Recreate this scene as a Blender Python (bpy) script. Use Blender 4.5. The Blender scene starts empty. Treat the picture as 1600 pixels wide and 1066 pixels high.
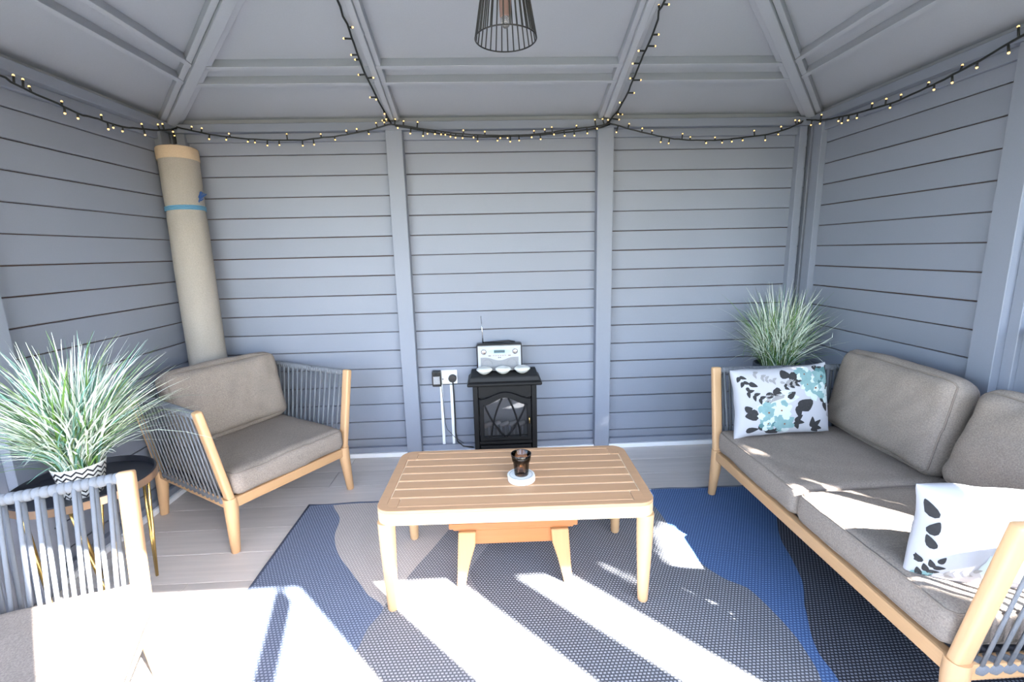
import bpy, bmesh, math, random
from mathutils import Vector, Matrix, noise
random.seed(7)
SC = bpy.context.scene
COL = SC.collection
PI = math.pi
V = Vector

# ------------------------------------------------------------------ camera, world, sun, exposure
PITCH, YAW, ROLL, FPX = .1896, .0407, -.0237, 727.85
CAM = V((0, -2.8493, 1.2671))
def camera():
    cy, sy, cp, sp = math.cos(YAW), math.sin(YAW), math.cos(PITCH), math.sin(PITCH)
    F = V((sy*cp, cy*cp, -sp)); R0 = V((cy, -sy, 0)); U0 = R0.cross(F)
    cr, sr = math.cos(ROLL), math.sin(ROLL)
    R = cr*R0 + sr*U0; U = -sr*R0 + cr*U0
    cd = bpy.data.cameras.new('camera'); cd.sensor_width = 36; cd.sensor_fit = 'HORIZONTAL'
    cd.lens = 36*FPX/1600; cd.clip_start = .02; cd.clip_end = 200
    co = bpy.data.objects.new('camera', cd); COL.objects.link(co)
    M = Matrix((R, U, -F)).transposed().to_4x4(); M.translation = CAM
    co.matrix_world = M
    SC.camera = co
camera()
TO_SUN = V((.69, -.72, .833))
def world():
    w = bpy.data.worlds.new('sky'); SC.world = w; w.use_nodes = True
    nt = w.node_tree; nt.nodes.clear()
    out = nt.nodes.new('ShaderNodeOutputWorld'); bg = nt.nodes.new('ShaderNodeBackground')
    sky = nt.nodes.new('ShaderNodeTexSky'); sky.sky_type = 'NISHITA'; sky.sun_disc = False
    sky.sun_elevation = math.radians(40); sky.sun_rotation = math.atan2(TO_SUN.x, TO_SUN.y)
    sky.air_density = 1.0; sky.dust_density = .8; sky.ozone_density = 1.0
    bg.inputs['Strength'].default_value = 1.6
    hs = nt.nodes.new('ShaderNodeHueSaturation'); hs.inputs['Saturation'].default_value = .80
    nt.links.new(sky.outputs[0], hs.inputs['Color']); nt.links.new(hs.outputs[0], bg.inputs['Color']); nt.links.new(bg.outputs[0], out.inputs['Surface'])
    sd = bpy.data.lights.new('sun', 'SUN'); sd.energy = 75; sd.angle = math.radians(.7); sd.color = (1, .97, .92)
    so = bpy.data.objects.new('sun', sd); COL.objects.link(so); so.location = TO_SUN*8
    so.rotation_euler = TO_SUN.to_track_quat('Z', 'Y').to_euler()
world()
SC.view_settings.view_transform = 'Standard'; SC.view_settings.look = 'None'
SC.view_settings.gamma = 1; SC.view_settings.use_curve_mapping = False
SC.view_settings.exposure = 0.52
SC.cycles.max_bounces = 10; SC.cycles.diffuse_bounces = 6; SC.cycles.transparent_max_bounces = 16
SC.cycles.caustics_reflective = False; SC.cycles.caustics_refractive = False
SC.cycles.sample_clamp_indirect = 6
SC.cycles.use_denoising = True

# ------------------------------------------------------------------ materials
def srgb(r, g, b):
    f = lambda c: (c/255)/12.92 if c <= 10 else (((c/255)+.055)/1.055)**2.4
    return (f(r), f(g), f(b), 1)
MATS = {}
def mat(name, col, rough=.6, metal=0, spec=.5, vary=0, scale=(8, 8, 8), bump=0, bscale=None, detail=4, rnd=0, dark=None, emit=None, estr=0, fine=0, fscale=400):
    """plain principled material; colour varied by stretched noise in object space, optional per-object variation"""
    m = bpy.data.materials.new(name); m.use_nodes = True; nt = m.node_tree; b = nt.nodes['Principled BSDF']
    b.inputs['Roughness'].default_value = rough; b.inputs['Metallic'].default_value = metal
    b.inputs['Specular IOR Level'].default_value = spec
    L = nt.links.new
    src = None
    tc = nt.nodes.new('ShaderNodeTexCoord')
    def ns(sc, det):
        mp = nt.nodes.new('ShaderNodeMapping'); mp.inputs['Scale'].default_value = sc
        n = nt.nodes.new('ShaderNodeTexNoise'); n.inputs['Scale'].default_value = 1; n.inputs['Detail'].default_value = det
        L(tc.outputs['Object'], mp.inputs[0])
        if rnd:
            oi = nt.nodes.new('ShaderNodeObjectInfo'); va = nt.nodes.new('ShaderNodeVectorMath'); va.operation = 'ADD'
            mu = nt.nodes.new('ShaderNodeMath'); mu.operation = 'MULTIPLY'; mu.inputs[1].default_value = 57
            L(oi.outputs['Random'], mu.inputs[0]); L(mp.outputs[0], va.inputs[0]); L(mu.outputs[0], va.inputs[1]); L(va.outputs[0], n.inputs['Vector'])
        else:
            L(mp.outputs[0], n.inputs['Vector'])
        return n
    if vary or rnd or fine:
        rgb = nt.nodes.new('ShaderNodeRGB'); rgb.outputs[0].default_value = col
        src = rgb.outputs[0]
        def mul(fac_out, amount, lo=None):
            nonlocal src
            mr = nt.nodes.new('ShaderNodeMapRange'); mr.inputs['From Min'].default_value = .25; mr.inputs['From Max'].default_value = 1.6
            if lo: mr.inputs['From Min'].default_value, mr.inputs['From Max'].default_value = lo
            mr.inputs['To Min'].default_value = 1-amount; mr.inputs['To Max'].default_value = 1+amount
            hs = nt.nodes.new('ShaderNodeVectorMath'); hs.operation = 'SCALE'
            L(fac_out, mr.inputs['Value']); L(src, hs.inputs[0]); L(mr.outputs[0], hs.inputs['Scale']); src = hs.outputs[0]
        if vary: mul(ns(scale, detail).outputs['Fac'], vary)
        if fine: mul(ns((fscale,)*3, 2).outputs['Fac'], fine)
        if rnd:
            oi = nt.nodes.new('ShaderNodeObjectInfo'); mul(oi.outputs['Random'], rnd, (0, 1))
        L(src, b.inputs['Base Color'])
    else:
        b.inputs['Base Color'].default_value = col
    if bump:
        n = ns(bscale or scale, 3); bp = nt.nodes.new('ShaderNodeBump'); bp.inputs['Strength'].default_value = bump; bp.inputs['Distance'].default_value = .002
        L(n.outputs['Fac'], bp.inputs['Height']); L(bp.outputs[0], b.inputs['Normal'])
    if emit:
        b.inputs['Emission Color'].default_value = emit; b.inputs['Emission Strength'].default_value = estr
    MATS[name] = m
    return m
PAINT = mat('grey_blue_paint', srgb(133, 139, 153), .55, vary=.05, scale=(3, 3, 3), rnd=.04, bump=.15, bscale=(60, 60, 60), fine=.05, fscale=220)
ROOFP = mat('grey_blue_roof_paint', srgb(172, 175, 184), .6, vary=.05, scale=(3, 3, 3), bump=.2, bscale=(70, 70, 70), fine=.06, fscale=200)
GAP = mat('bare_wood_gap', srgb(70, 50, 42), .9)
WHITE = mat('white_plastic', srgb(235, 237, 240), .4)
TRIMW = mat('white_floor_trim', srgb(238, 240, 245), .5, vary=.04)
BLACK = mat('black_plastic', srgb(22, 22, 24), .35)
IRON = mat('black_stove_enamel', srgb(20, 20, 22), .5, spec=.25, vary=.15, scale=(30, 30, 30))
BRASS = mat('brass', srgb(214, 180, 110), .25, metal=1)
COPPER = mat('copper_band', srgb(186, 156, 130), .35, metal=.8)
STEEL = mat('chrome', srgb(200, 200, 205), .2, metal=1)
def wood(name, col, axis, vary=.14, rough=.5):
    s = [90, 90, 90]; s['xyz'.index(axis)] = 5
    return mat(name, col, rough, vary=vary, scale=tuple(s), bump=.12, rnd=.05)
TEAK_X = wood('table_slat_wood', srgb(198, 156, 118), 'x')
TEAK_E = wood('table_pale_wood', srgb(222, 192, 152), 'x', .06)
TEAK_Z = wood('table_leg_wood', srgb(208, 172, 130), 'z', .08)
OAK_Z = wood('chair_post_wood', srgb(206, 166, 124), 'z', .1)
OAK_X = wood('chair_rail_wood', srgb(196, 156, 114), 'x', .1)
OAK_Y = wood('chair_side_rail_wood', srgb(196, 156, 114), 'y', .1)
PINE_X = wood('stool_top_wood', srgb(164, 102, 54), 'x', .16)
PINE_Z = wood('stool_leg_wood', srgb(188, 142, 96), 'z', .14)
ROPE = mat('slate_rope', srgb(118, 122, 129), .8, fine=.18, fscale=600, bump=.5, bscale=(500, 500, 500), rnd=.06)
FABRIC = mat('taupe_woven_fabric', srgb(168, 156, 146), .92, spec=.15, vary=.08, scale=(20, 20, 20), fine=.45, fscale=240, bump=.35, bscale=(380, 380, 380))
PIPING = mat('taupe_piping', srgb(140, 129, 120), .9, spec=.15, fine=.2)
ROLLF = mat('beige_carpet_back', srgb(172, 166, 159), .95, spec=.1, vary=.12, scale=(9, 9, 5), fine=.25, fscale=260, bump=.4, bscale=(300, 300, 300))
ROLLE = mat('carpet_edge_band', srgb(204, 182, 156), .95, spec=.1, fine=.22, fscale=300)
CUTW = mat('white_cotton', srgb(174, 175, 182), .9, spec=.1, vary=.03, bump=.3, bscale=(30, 30, 30))
LAM = mat('grey_laminate', srgb(222, 214, 208), .42, vary=.2, scale=(3.2, 46, 46), detail=6, rnd=.09, bump=.08)
JOINT = mat('laminate_joint', srgb(92, 86, 84), .8)
CABLE = mat('dark_cable', srgb(24, 27, 26), .5)
LED = mat('warm_led', srgb(255, 215, 140), .4, emit=(1, .62, .22, 1), estr=1.6)
GREEN1 = mat('green_blade', srgb(112, 150, 72), .55)
GREEN2 = mat('dark_green_blade', srgb(52, 88, 52), .55)
TEALB = mat('blue_green_blade', srgb(116, 158, 142), .55)
PALE = mat('cream_blade', srgb(222, 230, 214), .55)
OLIVE = mat('olive_blade', srgb(112, 132, 84), .55)

# ------------------------------------------------------------------ mesh helpers
class MB:
    def __init__(s): s.v = []; s.f = []; s.m = []; s.k = 0
    def add(s, vs, fs, k=None):
        n = len(s.v); s.v += [tuple(v) for v in vs]; s.f += [tuple(i+n for i in f) for f in fs]; s.m += [s.k if k is None else k]*len(fs); return s
    def box(s, x0, x1, y0, y1, z0, z1):
        return s.add([(x0,y0,z0),(x1,y0,z0),(x1,y1,z0),(x0,y1,z0),(x0,y0,z1),(x1,y0,z1),(x1,y1,z1),(x0,y1,z1)],
                     [(0,3,2,1),(4,5,6,7),(0,1,5,4),(1,2,6,5),(2,3,7,6),(3,0,4,7)])
    def prism(s, poly, ax, a, b):
        """poly: 2-D points; extruded along axis ax from a to b"""
        def P(p, t): l = list(p); l.insert(ax, t); return tuple(l)
        n = len(poly)
        vs = [P(p, a) for p in poly]+[P(p, b) for p in poly]
        return s.add(vs, [tuple(range(n-1, -1, -1)), tuple(range(n, 2*n))]+[(i, (i+1) % n, n+(i+1) % n, n+i) for i in range(n)])
    def tube(s, pts, r, seg=8, closed=False, rx=None, up=None, caps=True):
        """r: radius or list; rx: second radius (elliptic), up: reference direction of r"""
        pts = [V(p) for p in pts]; n = len(pts)
        rr = r if isinstance(r, (list, tuple)) else [r]*n
        vs = []; last = None
        for i, p in enumerate(pts):
            if closed: t = pts[(i+1) % n]-pts[i-1]
            else: t = pts[min(i+1, n-1)]-pts[max(i-1, 0)]
            t = t.normalized() if t.length > 1e-9 else V((0, 0, 1))
            if last is None:
                u = V(up) if up is not None else (V((0, 0, 1)) if abs(t.z) < .9 else V((1, 0, 0)))
            else: u = last
            u = (u-t*u.dot(t)); u = u.normalized() if u.length > 1e-6 else t.orthogonal().normalized()
            last = u; w = t.cross(u)
            q = (rx/ (r if not isinstance(r, (list, tuple)) else r[0])) if rx else 1
            for k in range(seg):
                a = 2*PI*k/seg; vs.append(p+u*math.cos(a)*rr[i]+w*math.sin(a)*rr[i]*q)
        fs = []
        for i in range(n if closed else n-1):
            j = (i+1) % n
            for k in range(seg): l = (k+1) % seg; fs.append((i*seg+k, i*seg+l, j*seg+l, j*seg+k))
        if not closed and caps: fs += [tuple(range(seg-1, -1, -1)), tuple((n-1)*seg+k for k in range(seg))]
        return s.add(vs, fs)
    def lathe(s, prof, seg=24, c=(0, 0, 0), caps=True):
        vs = []; fs = []; n = len(prof)
        for r, z in prof:
            for k in range(seg): a = 2*PI*k/seg; vs.append((c[0]+r*math.cos(a), c[1]+r*math.sin(a), c[2]+z))
        for i in range(n-1):
            for k in range(seg): l = (k+1) % seg; fs.append((i*seg+k, i*seg+l, (i+1)*seg+l, (i+1)*seg+k))
        if caps and prof[0][0] > 1e-5: fs.append(tuple(range(seg-1, -1, -1)))
        if caps and prof[-1][0] > 1e-5: fs.append(tuple((n-1)*seg+k for k in range(seg)))
        return s.add(vs, fs)
    def mesh(s, name, mats, smooth=False, bevel=0, seg=1, angle=None):
        me = bpy.data.meshes.new(name); me.from_pydata(s.v, [], s.f)
        for m in (mats if isinstance(mats, (list, tuple)) else [mats]): me.materials.append(m)
        me.polygons.foreach_set('material_index', s.m)
        bm = bmesh.new(); bm.from_mesh(me)
        bmesh.ops.recalc_face_normals(bm, faces=bm.faces)
        if bevel:
            es = [e for e in bm.edges if len(e.link_faces) == 2 and e.calc_face_angle(0) > .6]
            bmesh.ops.bevel(bm, geom=es, offset=bevel, segments=seg, profile=.6, affect='EDGES', clamp_overlap=True)
        bm.to_mesh(me); bm.free()
        if smooth:
            me.polygons.foreach_set('use_smooth', [True]*len(me.polygons))
            if angle: me.set_sharp_from_angle(angle=math.radians(angle))
        me.update()
        return me
    def build(s, name, mats, parent=None, smooth=False, bevel=0, seg=1, angle=None, label=None):
        return link(name, s.mesh(name, mats, smooth, bevel, seg, angle), parent, label)
def link(name, me, parent=None, label=None):
    o = bpy.data.objects.new(name, me); COL.objects.link(o)
    if parent: o.parent = parent
    if label: o['label'] = label
    return o
def tag(o, label=None, cat=None, group=None, kind=None):
    if label: o['label'] = label
    if cat: o['category'] = cat
    if group: o['group'] = group
    if kind: o['kind'] = kind
    return o
def empty(name, loc=(0, 0, 0), rz=0):
    o = bpy.data.objects.new(name, None); COL.objects.link(o); o.location = loc; o.rotation_euler = (0, 0, rz); o.empty_display_size = .1
    return o
def axes(o, x, y, loc):
    """place o by its x and y axes in the room"""
    x = V(x).normalized(); y = V(y); y = (y-x*y.dot(x)).normalized(); z = x.cross(y)
    M = Matrix((x, y, z)).transposed().to_4x4(); M.translation = V(loc); o.matrix_world = M
    return o
def copy_tree(o, parent=None):
    c = o.copy(); COL.objects.link(c); c.parent = parent
    for ch in list(o.children): copy_tree(ch, c)
    return c
def beam(mb, p0, p1, w, h, up, top=0):
    """bar from p0 to p1; w across, from `top` down to `top-h` along up"""
    p0, p1, up = V(p0), V(p1), V(up); t = (p1-p0).normalized(); up = (up-t*up.dot(t)).normalized(); s = t.cross(up)
    vs = []
    for p in (p0, p1):
        for a, b in ((-1, top-h), (1, top-h), (1, top), (-1, top)): vs.append(p+s*a*w/2+up*b)
    mb.add(vs, [(0,1,2,3),(7,6,5,4),(0,4,5,1),(1,5,6,2),(2,6,7,3),(3,7,4,0)])
    return mb

# ------------------------------------------------------------------ the room
XL, XR, YF = -1.7705, 1.9237, -2.86      # inner faces of left, right and front walls; back wall at y = 0
PIT, ZJ0 = .115, 1.8344                  # board pitch and height of the top joint
ZR, TR = 2.024, .34                      # roof underside at the wall, rise per metre

# floor planks
fl = MB().box(XL-.05, XR+.05, YF-.05, .05, -.06, -.004).build('floor', JOINT); tag(fl, kind='structure')
FW = .187; PLM = {}
r = 0; y = -.03
while y > YF-.02:
    y1 = max(y-FW, YF-.04); x = XL+.01 - random.uniform(0, 1.1)
    while x < XR-.02:
        a, b = max(x, XL+.01), min(x+1.22, XR-.01)
        if b-a > .05:
            MB().box(-(b-a)/2+.0012, (b-a)/2-.0012, (y1-y)/2+.001, (y-y1)/2-.001, -.006, 0).build('plank', LAM, fl, bevel=.0008).location = ((a+b)/2, (y+y1)/2, random.uniform(-.0004, 0))
        x += 1.22
    y = y1; r += 1

def boards(parent, axis, a, b, plane, sgn, z_low=.03, z_top=1.905, thick=.014):
    """tongue and groove boards between a and b along `axis`; the room is on side sgn of plane"""
    zs = [z_top]+[ZJ0-PIT*j for j in range(20)]
    k = 0
    for j in range(len(zs)-1):
        t, l = zs[j], max(zs[j+1], z_low)
        if t-l < .02: break
        if zs[j] <= z_low: break
        off = random.uniform(-.0012, .0012)
        g = random.uniform(.003, .0055)
        mb = MB()
        L = (b-a)/2; H = (t-l)/2
        # profile with small chamfers at the long edges
        pr = [(0, -H+g/2), (thick-.003, -H+g/2), (thick, -H+g/2+.003), (thick, H-g/2-.002), (thick-.002, H-g/2), (0, H-g/2)]
        if axis == 'x':
            mb.prism([(sgn*p[0], p[1]) for p in pr], 0, -L, L); loc = ((a+b)/2, plane-sgn*thick+off, (t+l)/2)
        else:
            mb.prism([(sgn*p[0], p[1]) for p in pr], 1, -L, L); loc = (plane-sgn*thick+off, (a+b)/2, (t+l)/2)
        o = mb.build('board', PAINT, parent); o.location = loc
        k += 1
def bx(name, parent, x0, x1, y0, y1, z0, z1, m=PAINT, bev=.002):
    c = ((x0+x1)/2, (y0+y1)/2, (z0+z1)/2)
    o = MB().box(x0-c[0], x1-c[0], y0-c[1], y1-c[1], z0-c[2], z1-c[2]).build(name, m, parent, bevel=bev); o.location = c
    return o
ZP0, ZP1 = 1.946, 1.990                  # wall plate
PX = [(-.565, -.473), (.629, .722)]      # the two posts of the back wall
# back wall: a dark core that shows in the joints, boards in three bays, posts, rails and plate
wb = MB().box(XL-.06, XR+.06, .012, .05, -.02, 2.03).build('wall_back', GAP); tag(wb, kind='structure')
for a, b in ((XL, PX[0][0]+.002), (PX[0][1]-.002, PX[1][0]+.002), (PX[1][1]-.002, XR)): boards(wb, 'x', a, b, 0, -1)
for a, b in PX: bx('post', wb, a, b, -.06, .005, 0, ZP0)
for a, b in ((XL+.05, PX[0][0]), (PX[0][1], PX[1][0]), (PX[1][1], 1.863)):
    bx('top_rail', wb, a, b, -.02, .004, 1.902, ZP0)
    bx('bottom_rail', wb, a, b, -.028, .004, .028, .062)
    bx('floor_trim', wb, a, b, -.042, .004, 0, .028, TRIMW)
bx('stile', wb, 1.819, 1.863, -.04, .004, .03, ZP0); bx('stile', wb, XL+.06, XL+.104, -.04, .004, .03, ZP0)
bx('wall_plate', wb, XL-.02, XR+.02, -.06, .03, ZP0, ZP1)
bx('plate_backing', wb, XL-.02, XR+.02, 0, .02, ZP1-.01, 2.034, ROOFP)
for X, s in ((XL, 1), (XR, -1)): bx('corner_post', wb, min(X-s*.05, X+s*.03), max(X-s*.05, X+s*.03), -.03, .04, 0, 2.03)
def side(name, X, s):
    """s = +1: the room lies at larger x (left wall), -1 for the right wall"""
    w = MB().box(min(X-s*.012, X-s*.05), max(X-s*.012, X-s*.05), -1.2, .05, -.02, 2.03).build(name, GAP); tag(w, kind='structure')
    boards(w, 'y', -1.14, 0, X, s)
    def sb(n, d0, d1, y0, y1, z0, z1, m=PAINT, bev=.002):
        xs = sorted((X+s*d0, X+s*d1)); return bx(n, w, xs[0], xs[1], y0, y1, z0, z1, m, bev)
    sb('post', -.05, .045, -1.222, -1.128, 0, ZP0)
    sb('top_rail', -.004, .02, -1.128, -.06, 1.902, ZP0); sb('bottom_rail', -.004, .028, -1.128, -.04, .028, .062)
    sb('floor_trim', -.004, .042, -1.128, -.042, 0, .028, TRIMW); sb('stile', -.004, .034, -.126, -.056, .03, ZP0)
    sb('wall_plate', -.03, .06, YF, -.06, ZP0, ZP1); sb('plate_backing', -.03, .0, YF, 0, ZP1-.01, 2.034, ROOFP)
    # second bay: jamb, low panel of boards, sill, window frame
    sb('jamb', -.05, .012, -1.262, -1.222, 0, ZP0); sb('jamb', -.05, -.006, -1.30, -1.262, 0, ZP0)
    sb('panel_backing', -.05, -.03, YF, -1.30, 0, .93, GAP, 0)
    for j in range(8):
        z = .03+j*.112; sb('board', -.04, -.016, YF+.05, -1.30, z+.002, min(z+.110, .925))
    sb('sill', -.06, .03, YF, -1.30, .925, .955)
    sb('window_rail', -.05, -.01, YF, -1.30, 1.90, ZP0)
    sb('window_mullion', -.05, -.01, -2.11, -2.06, .955, 1.90)
    sb('corner_post', -.05, .045, YF-.04, YF+.045, 0, ZP0)
    return w
wl = side('wall_left', XL, 1); wr = side('wall_right', XR, -1)
# front wall behind the viewer: glazed door opening, side lights, posts, header
wf = empty('wall_front'); tag(wf, kind='structure')
y0, y1 = YF-.04, YF
bx('header', wf, XL-.02, XR+.02, y0, y1, ZP0, 2.06)
bx('side_panel', wf, -.50, -.13, y0, y1, 0, ZP0)  # unseen solid panel, added to shade one side of the near armchair's seat
bx('post', wf, -.58, -.49, y0, y1, 0, ZP0); bx('post', wf, .82, .90, y0, y1, 0, ZP0)
bx('window_stile', wf, .90, 1.075, y0, y1, 0, ZP0); bx('window_mullion', wf, 1.43, 1.64, y0, y1, .3, ZP0)
bx('low_panel', wf, 1.075, 1.9, y0, y1, 0, .5); bx('low_panel', wf, XL, -.58, y0, y1, 0, .5)
bx('corner_post', wf, 1.885, 1.97, y0, y1, 0, ZP0); bx('corner_post', wf, XL-.05, XL+.04, y0, y1, 0, ZP0)
# open door leaf, hinged on the right post and swung outwards
dl = empty('door_1', (.745, YF-.035, 0), math.atan2(-.967, .256)); tag(dl, kind='structure')
bx('door_rail', dl, 0, .62, -.02, .02, 1.86, 1.94); bx('door_panel', dl, 0, .62, -.015, .015, .02, .8)
bx('door_stile', dl, .55, .62, -.02, .02, .02, 1.85)

# roof: four sloping panels, hip and common rafters with battens, purlin battens
ce = empty('ceiling'); tag(ce, kind='structure')
YM = YF/2
def rz(s, z0=ZR): return z0+TR*s
HALF = -YM
corners = {'b0': (XL, 0), 'b1': (XR, 0), 'f0': (XL, YF), 'f1': (XR, YF)}
R0, R1 = (XL+HALF, YM), (XR-HALF, YM)
def slab(pts):
    lo = [V(p) for p in pts]; n = len(lo)
    up = V((0, 0, .03)); vs = lo+[p+up for p in lo]
    return MB().add(vs, [tuple(range(n)), tuple(range(2*n-1, n-1, -1))]+[(i, (i+1) % n, n+(i+1) % n, n+i) for i in range(n)]).build('roof_panel', ROOFP, ce)
e = .06; ze = rz(-e); ra, rb = (*R0, rz(HALF)), (*R1, rz(HALF))
slab([(XL-e, e, ze), (XR+e, e, ze), rb, ra]); slab([(XL-e, YF-e, ze), ra, rb, (XR+e, YF-e, ze)])
slab([(XL-e, e, ze), ra, (XL-e, YF-e, ze)]); slab([(XR+e, e, ze), (XR+e, YF-e, ze), rb])
UPB = V((0, -TR, 1)) * -1
def bar(name, p0, p1, w, h, up, label=None): return beam(MB(), p0, p1, w, h, up).build(name, ROOFP, ce, bevel=.0015)
nb = V((0, TR, 1)).normalized()          # normal of the back slope
for xa, xb, dirn in ((-.539, -.510, -1), (.660, .690, 1)):
    xm = (xa+xb)/2; s1 = 1.24
    bar('rafter', (xm, -.062, rz(.062)), (xm, -s1, rz(s1)), xb-xa, .056, nb)
    for sx in (-1, 1):
        bx_ = xm+sx*((xb-xa)/2+.0125)
        bar('rafter_batten', (bx_, -.03, rz(.03)), (bx_, -s1+.03, rz(s1-.03)), .024, .040, nb)
    bar('brace', (xm-dirn*.002, -.615, rz(.615)), (xm+dirn*.075, -1.15, rz(1.15)), .034, .054, nb)
for cx, cy, sx, sy in ((XL, 0, 1, -1), (XR, 0, -1, -1), (XL, YF, 1, 1), (XR, YF, -1, 1)):
    P = lambda s, o=0: V((cx+sx*s, cy+sy*s, rz(s)))+V((sx, -sy, 0)).normalized()*o
    bar('hip_rafter', P(.055), P(HALF), .046, .062, (0, 0, 1))
    for o in (-.038, .038):
        bar('hip_batten', P(.03, o), P(HALF-.04, o), .026, .046, (0, 0, 1))
for s0 in (.317, .423):
    a = s0+.03
    bar('purlin_batten', (XL+a, -s0, rz(s0)), (XR-a, -s0, rz(s0)), .021, .042, nb)
    for X, s in ((XL, 1), (XR, -1)):
        bar('purlin_batten', (X+s*s0, -a, rz(s0)), (X+s*s0, YF+a, rz(s0)), .021, .042, (-s*TR, 0, 1))

def hedge():
    """unseen leafy hedge, added outside the right-hand windows to break up the sun there"""
    rnd = random.Random(4); mb = MB()
    for i in range(9000):
        x = rnd.uniform(2.45, 3.1); d = x-1.9237
        yr, zr = rnd.uniform(-2.84, -.2), rnd.uniform(.2, 2.4)           # where the sun behind this leaf meets the wall
        hole = ((yr+2.32)/.36)**2+((zr-1.22+.25*(yr+2.2))/.27)**2 < 1 or ((yr+1.80)/.07)**2+((zr-1.33)/.05)**2 < 1 or yr < -2.76  # added leaves block the sun; gaps are cut where it reaches the sofa
        if hole: continue
        p = V((x, yr-d*1.043, zr+d*1.207)); 
        if p.z > 3.0 or p.z < 0: continue
        n = V((rnd.uniform(-1, 1), rnd.uniform(-1, 1), rnd.uniform(-.4, 1))).normalized(); a = n.orthogonal().normalized(); b = n.cross(a); L = rnd.uniform(.05, .09)
        mb.add([p-a*L, p-b*L*.5, p+a*L, p+b*L*.5], [(0, 1, 2, 3)])
    o = mb.build('hedge', GREEN2); tag(o, 'unseen leafy garden hedge added outside the right-hand window to break up the sun', 'hedge', kind='stuff')
hedge()
# unseen ground outside, kept dark to cut the light bounced onto the roof
g = MB().box(-14, 14, -16, 10, -.16, -.10).build('ground', mat('dark_ground', srgb(54, 60, 46), .9, vary=.1, scale=(2, 2, 2))); tag(g, kind='structure')
# ------------------------------------------------------------------ rug: wavy fields of woven fibre, flat print as separate strips
def weave(name, c1, c2):
    m = bpy.data.materials.new(name); m.use_nodes = True; nt = m.node_tree; b = nt.nodes['Principled BSDF']
    b.inputs['Roughness'].default_value = .75; b.inputs['Specular IOR Level'].default_value = .3
    tc = nt.nodes.new('ShaderNodeTexCoord'); br = nt.nodes.new('ShaderNodeTexBrick')
    br.inputs['Scale'].default_value = 1; br.inputs['Brick Width'].default_value = .0125; br.inputs['Row Height'].default_value = .0105
    br.inputs['Mortar Size'].default_value = .0031; br.inputs['Mortar Smooth'].default_value = .35
    br.inputs['Color1'].default_value = c1; br.inputs['Color2'].default_value = tuple(x*.9 for x in c1[:3])+(1,); br.inputs['Mortar'].default_value = c2
    nt.links.new(tc.outputs['Object'], br.inputs['Vector']); nt.links.new(br.outputs['Color'], b.inputs['Base Color'])
    bp = nt.nodes.new('ShaderNodeBump'); bp.inputs['Strength'].default_value = .5; bp.inputs['Distance'].default_value = .002; bp.invert = True
    nt.links.new(br.outputs['Fac'], bp.inputs['Height']); nt.links.new(bp.outputs[0], b.inputs['Normal'])
    return m
RUGM = [weave('rug_navy', srgb(156, 168, 190), srgb(92, 102, 124)), weave('rug_light_grey', srgb(214, 206, 200), srgb(172, 165, 160)),
        weave('rug_mid_grey', srgb(190, 190, 194), srgb(106, 107, 112)), weave('rug_dark_grey', srgb(172, 175, 182), srgb(80, 83, 90)),
        weave('rug_blue', srgb(112, 144, 190), srgb(62, 88, 132)), weave('rug_black', srgb(126, 130, 142), srgb(38, 39, 46))]
def interp(tab, y):
    if y >= tab[0][1]: return tab[0][0]
    for (xa, ya), (xb, yb) in zip(tab, tab[1:]):
        if y >= yb:
            t = (y-ya)/(yb-ya); return xa+(xb-xa)*t
    return tab[-1][0]
def smooth_tab(tab):
    out = []
    n = len(tab)
    for i in range(n-1):
        p0, p1, p2, p3 = tab[max(i-1, 0)], tab[i], tab[i+1], tab[min(i+2, n-1)]
        for k in range(8):
            t = k/8
            f = lambda a, b, c, d: .5*(2*b+(c-a)*t+(2*a-5*b+4*c-d)*t*t+(3*b-a-3*c+d)*t**3)
            out.append((f(p0[0], p1[0], p2[0], p3[0]), p1[1]+(p2[1]-p1[1])*t))
    return out+[tab[-1]]
C1 = smooth_tab([(-.854,-.6),(-.777,-.739),(-.754,-.887),(-.689,-1.029),(-.58,-1.177),(-.504,-1.277),(-.431,-1.344),(-.462,-1.433),(-.49,-1.56),(-.62,-1.85),(-.75,-2.3)])
C2 = smooth_tab([(-.10,-.6),(-.19,-.78),(-.245,-.903),(-.297,-1.025),(-.348,-1.137),(-.382,-1.221),(-.431,-1.344),(-.462,-1.433),(-.49,-1.56),(-.62,-1.85),(-.75,-2.3)])
C3 = smooth_tab([(.02,-.6),(-.05,-1.0),(-.12,-1.2),(.02,-1.45),(.16,-1.7),(.22,-2.3)])
C4 = smooth_tab([(.70,-.6),(.773,-.742),(.786,-1.057),(.802,-1.137),(.828,-1.227),(.871,-1.297),(.924,-1.342),(.946,-1.434),(.959,-1.555),(.955,-1.625),(.933,-1.731),(.85,-1.95),(.7,-2.3)])
C5 = smooth_tab([(1.361,-.6),(1.33,-.854),(1.235,-1.051),(1.193,-1.196),(1.147,-1.331),(1.08,-1.438),(.996,-1.621),(.983,-1.735),(.93,-2.0),(.8,-2.3)])
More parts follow.
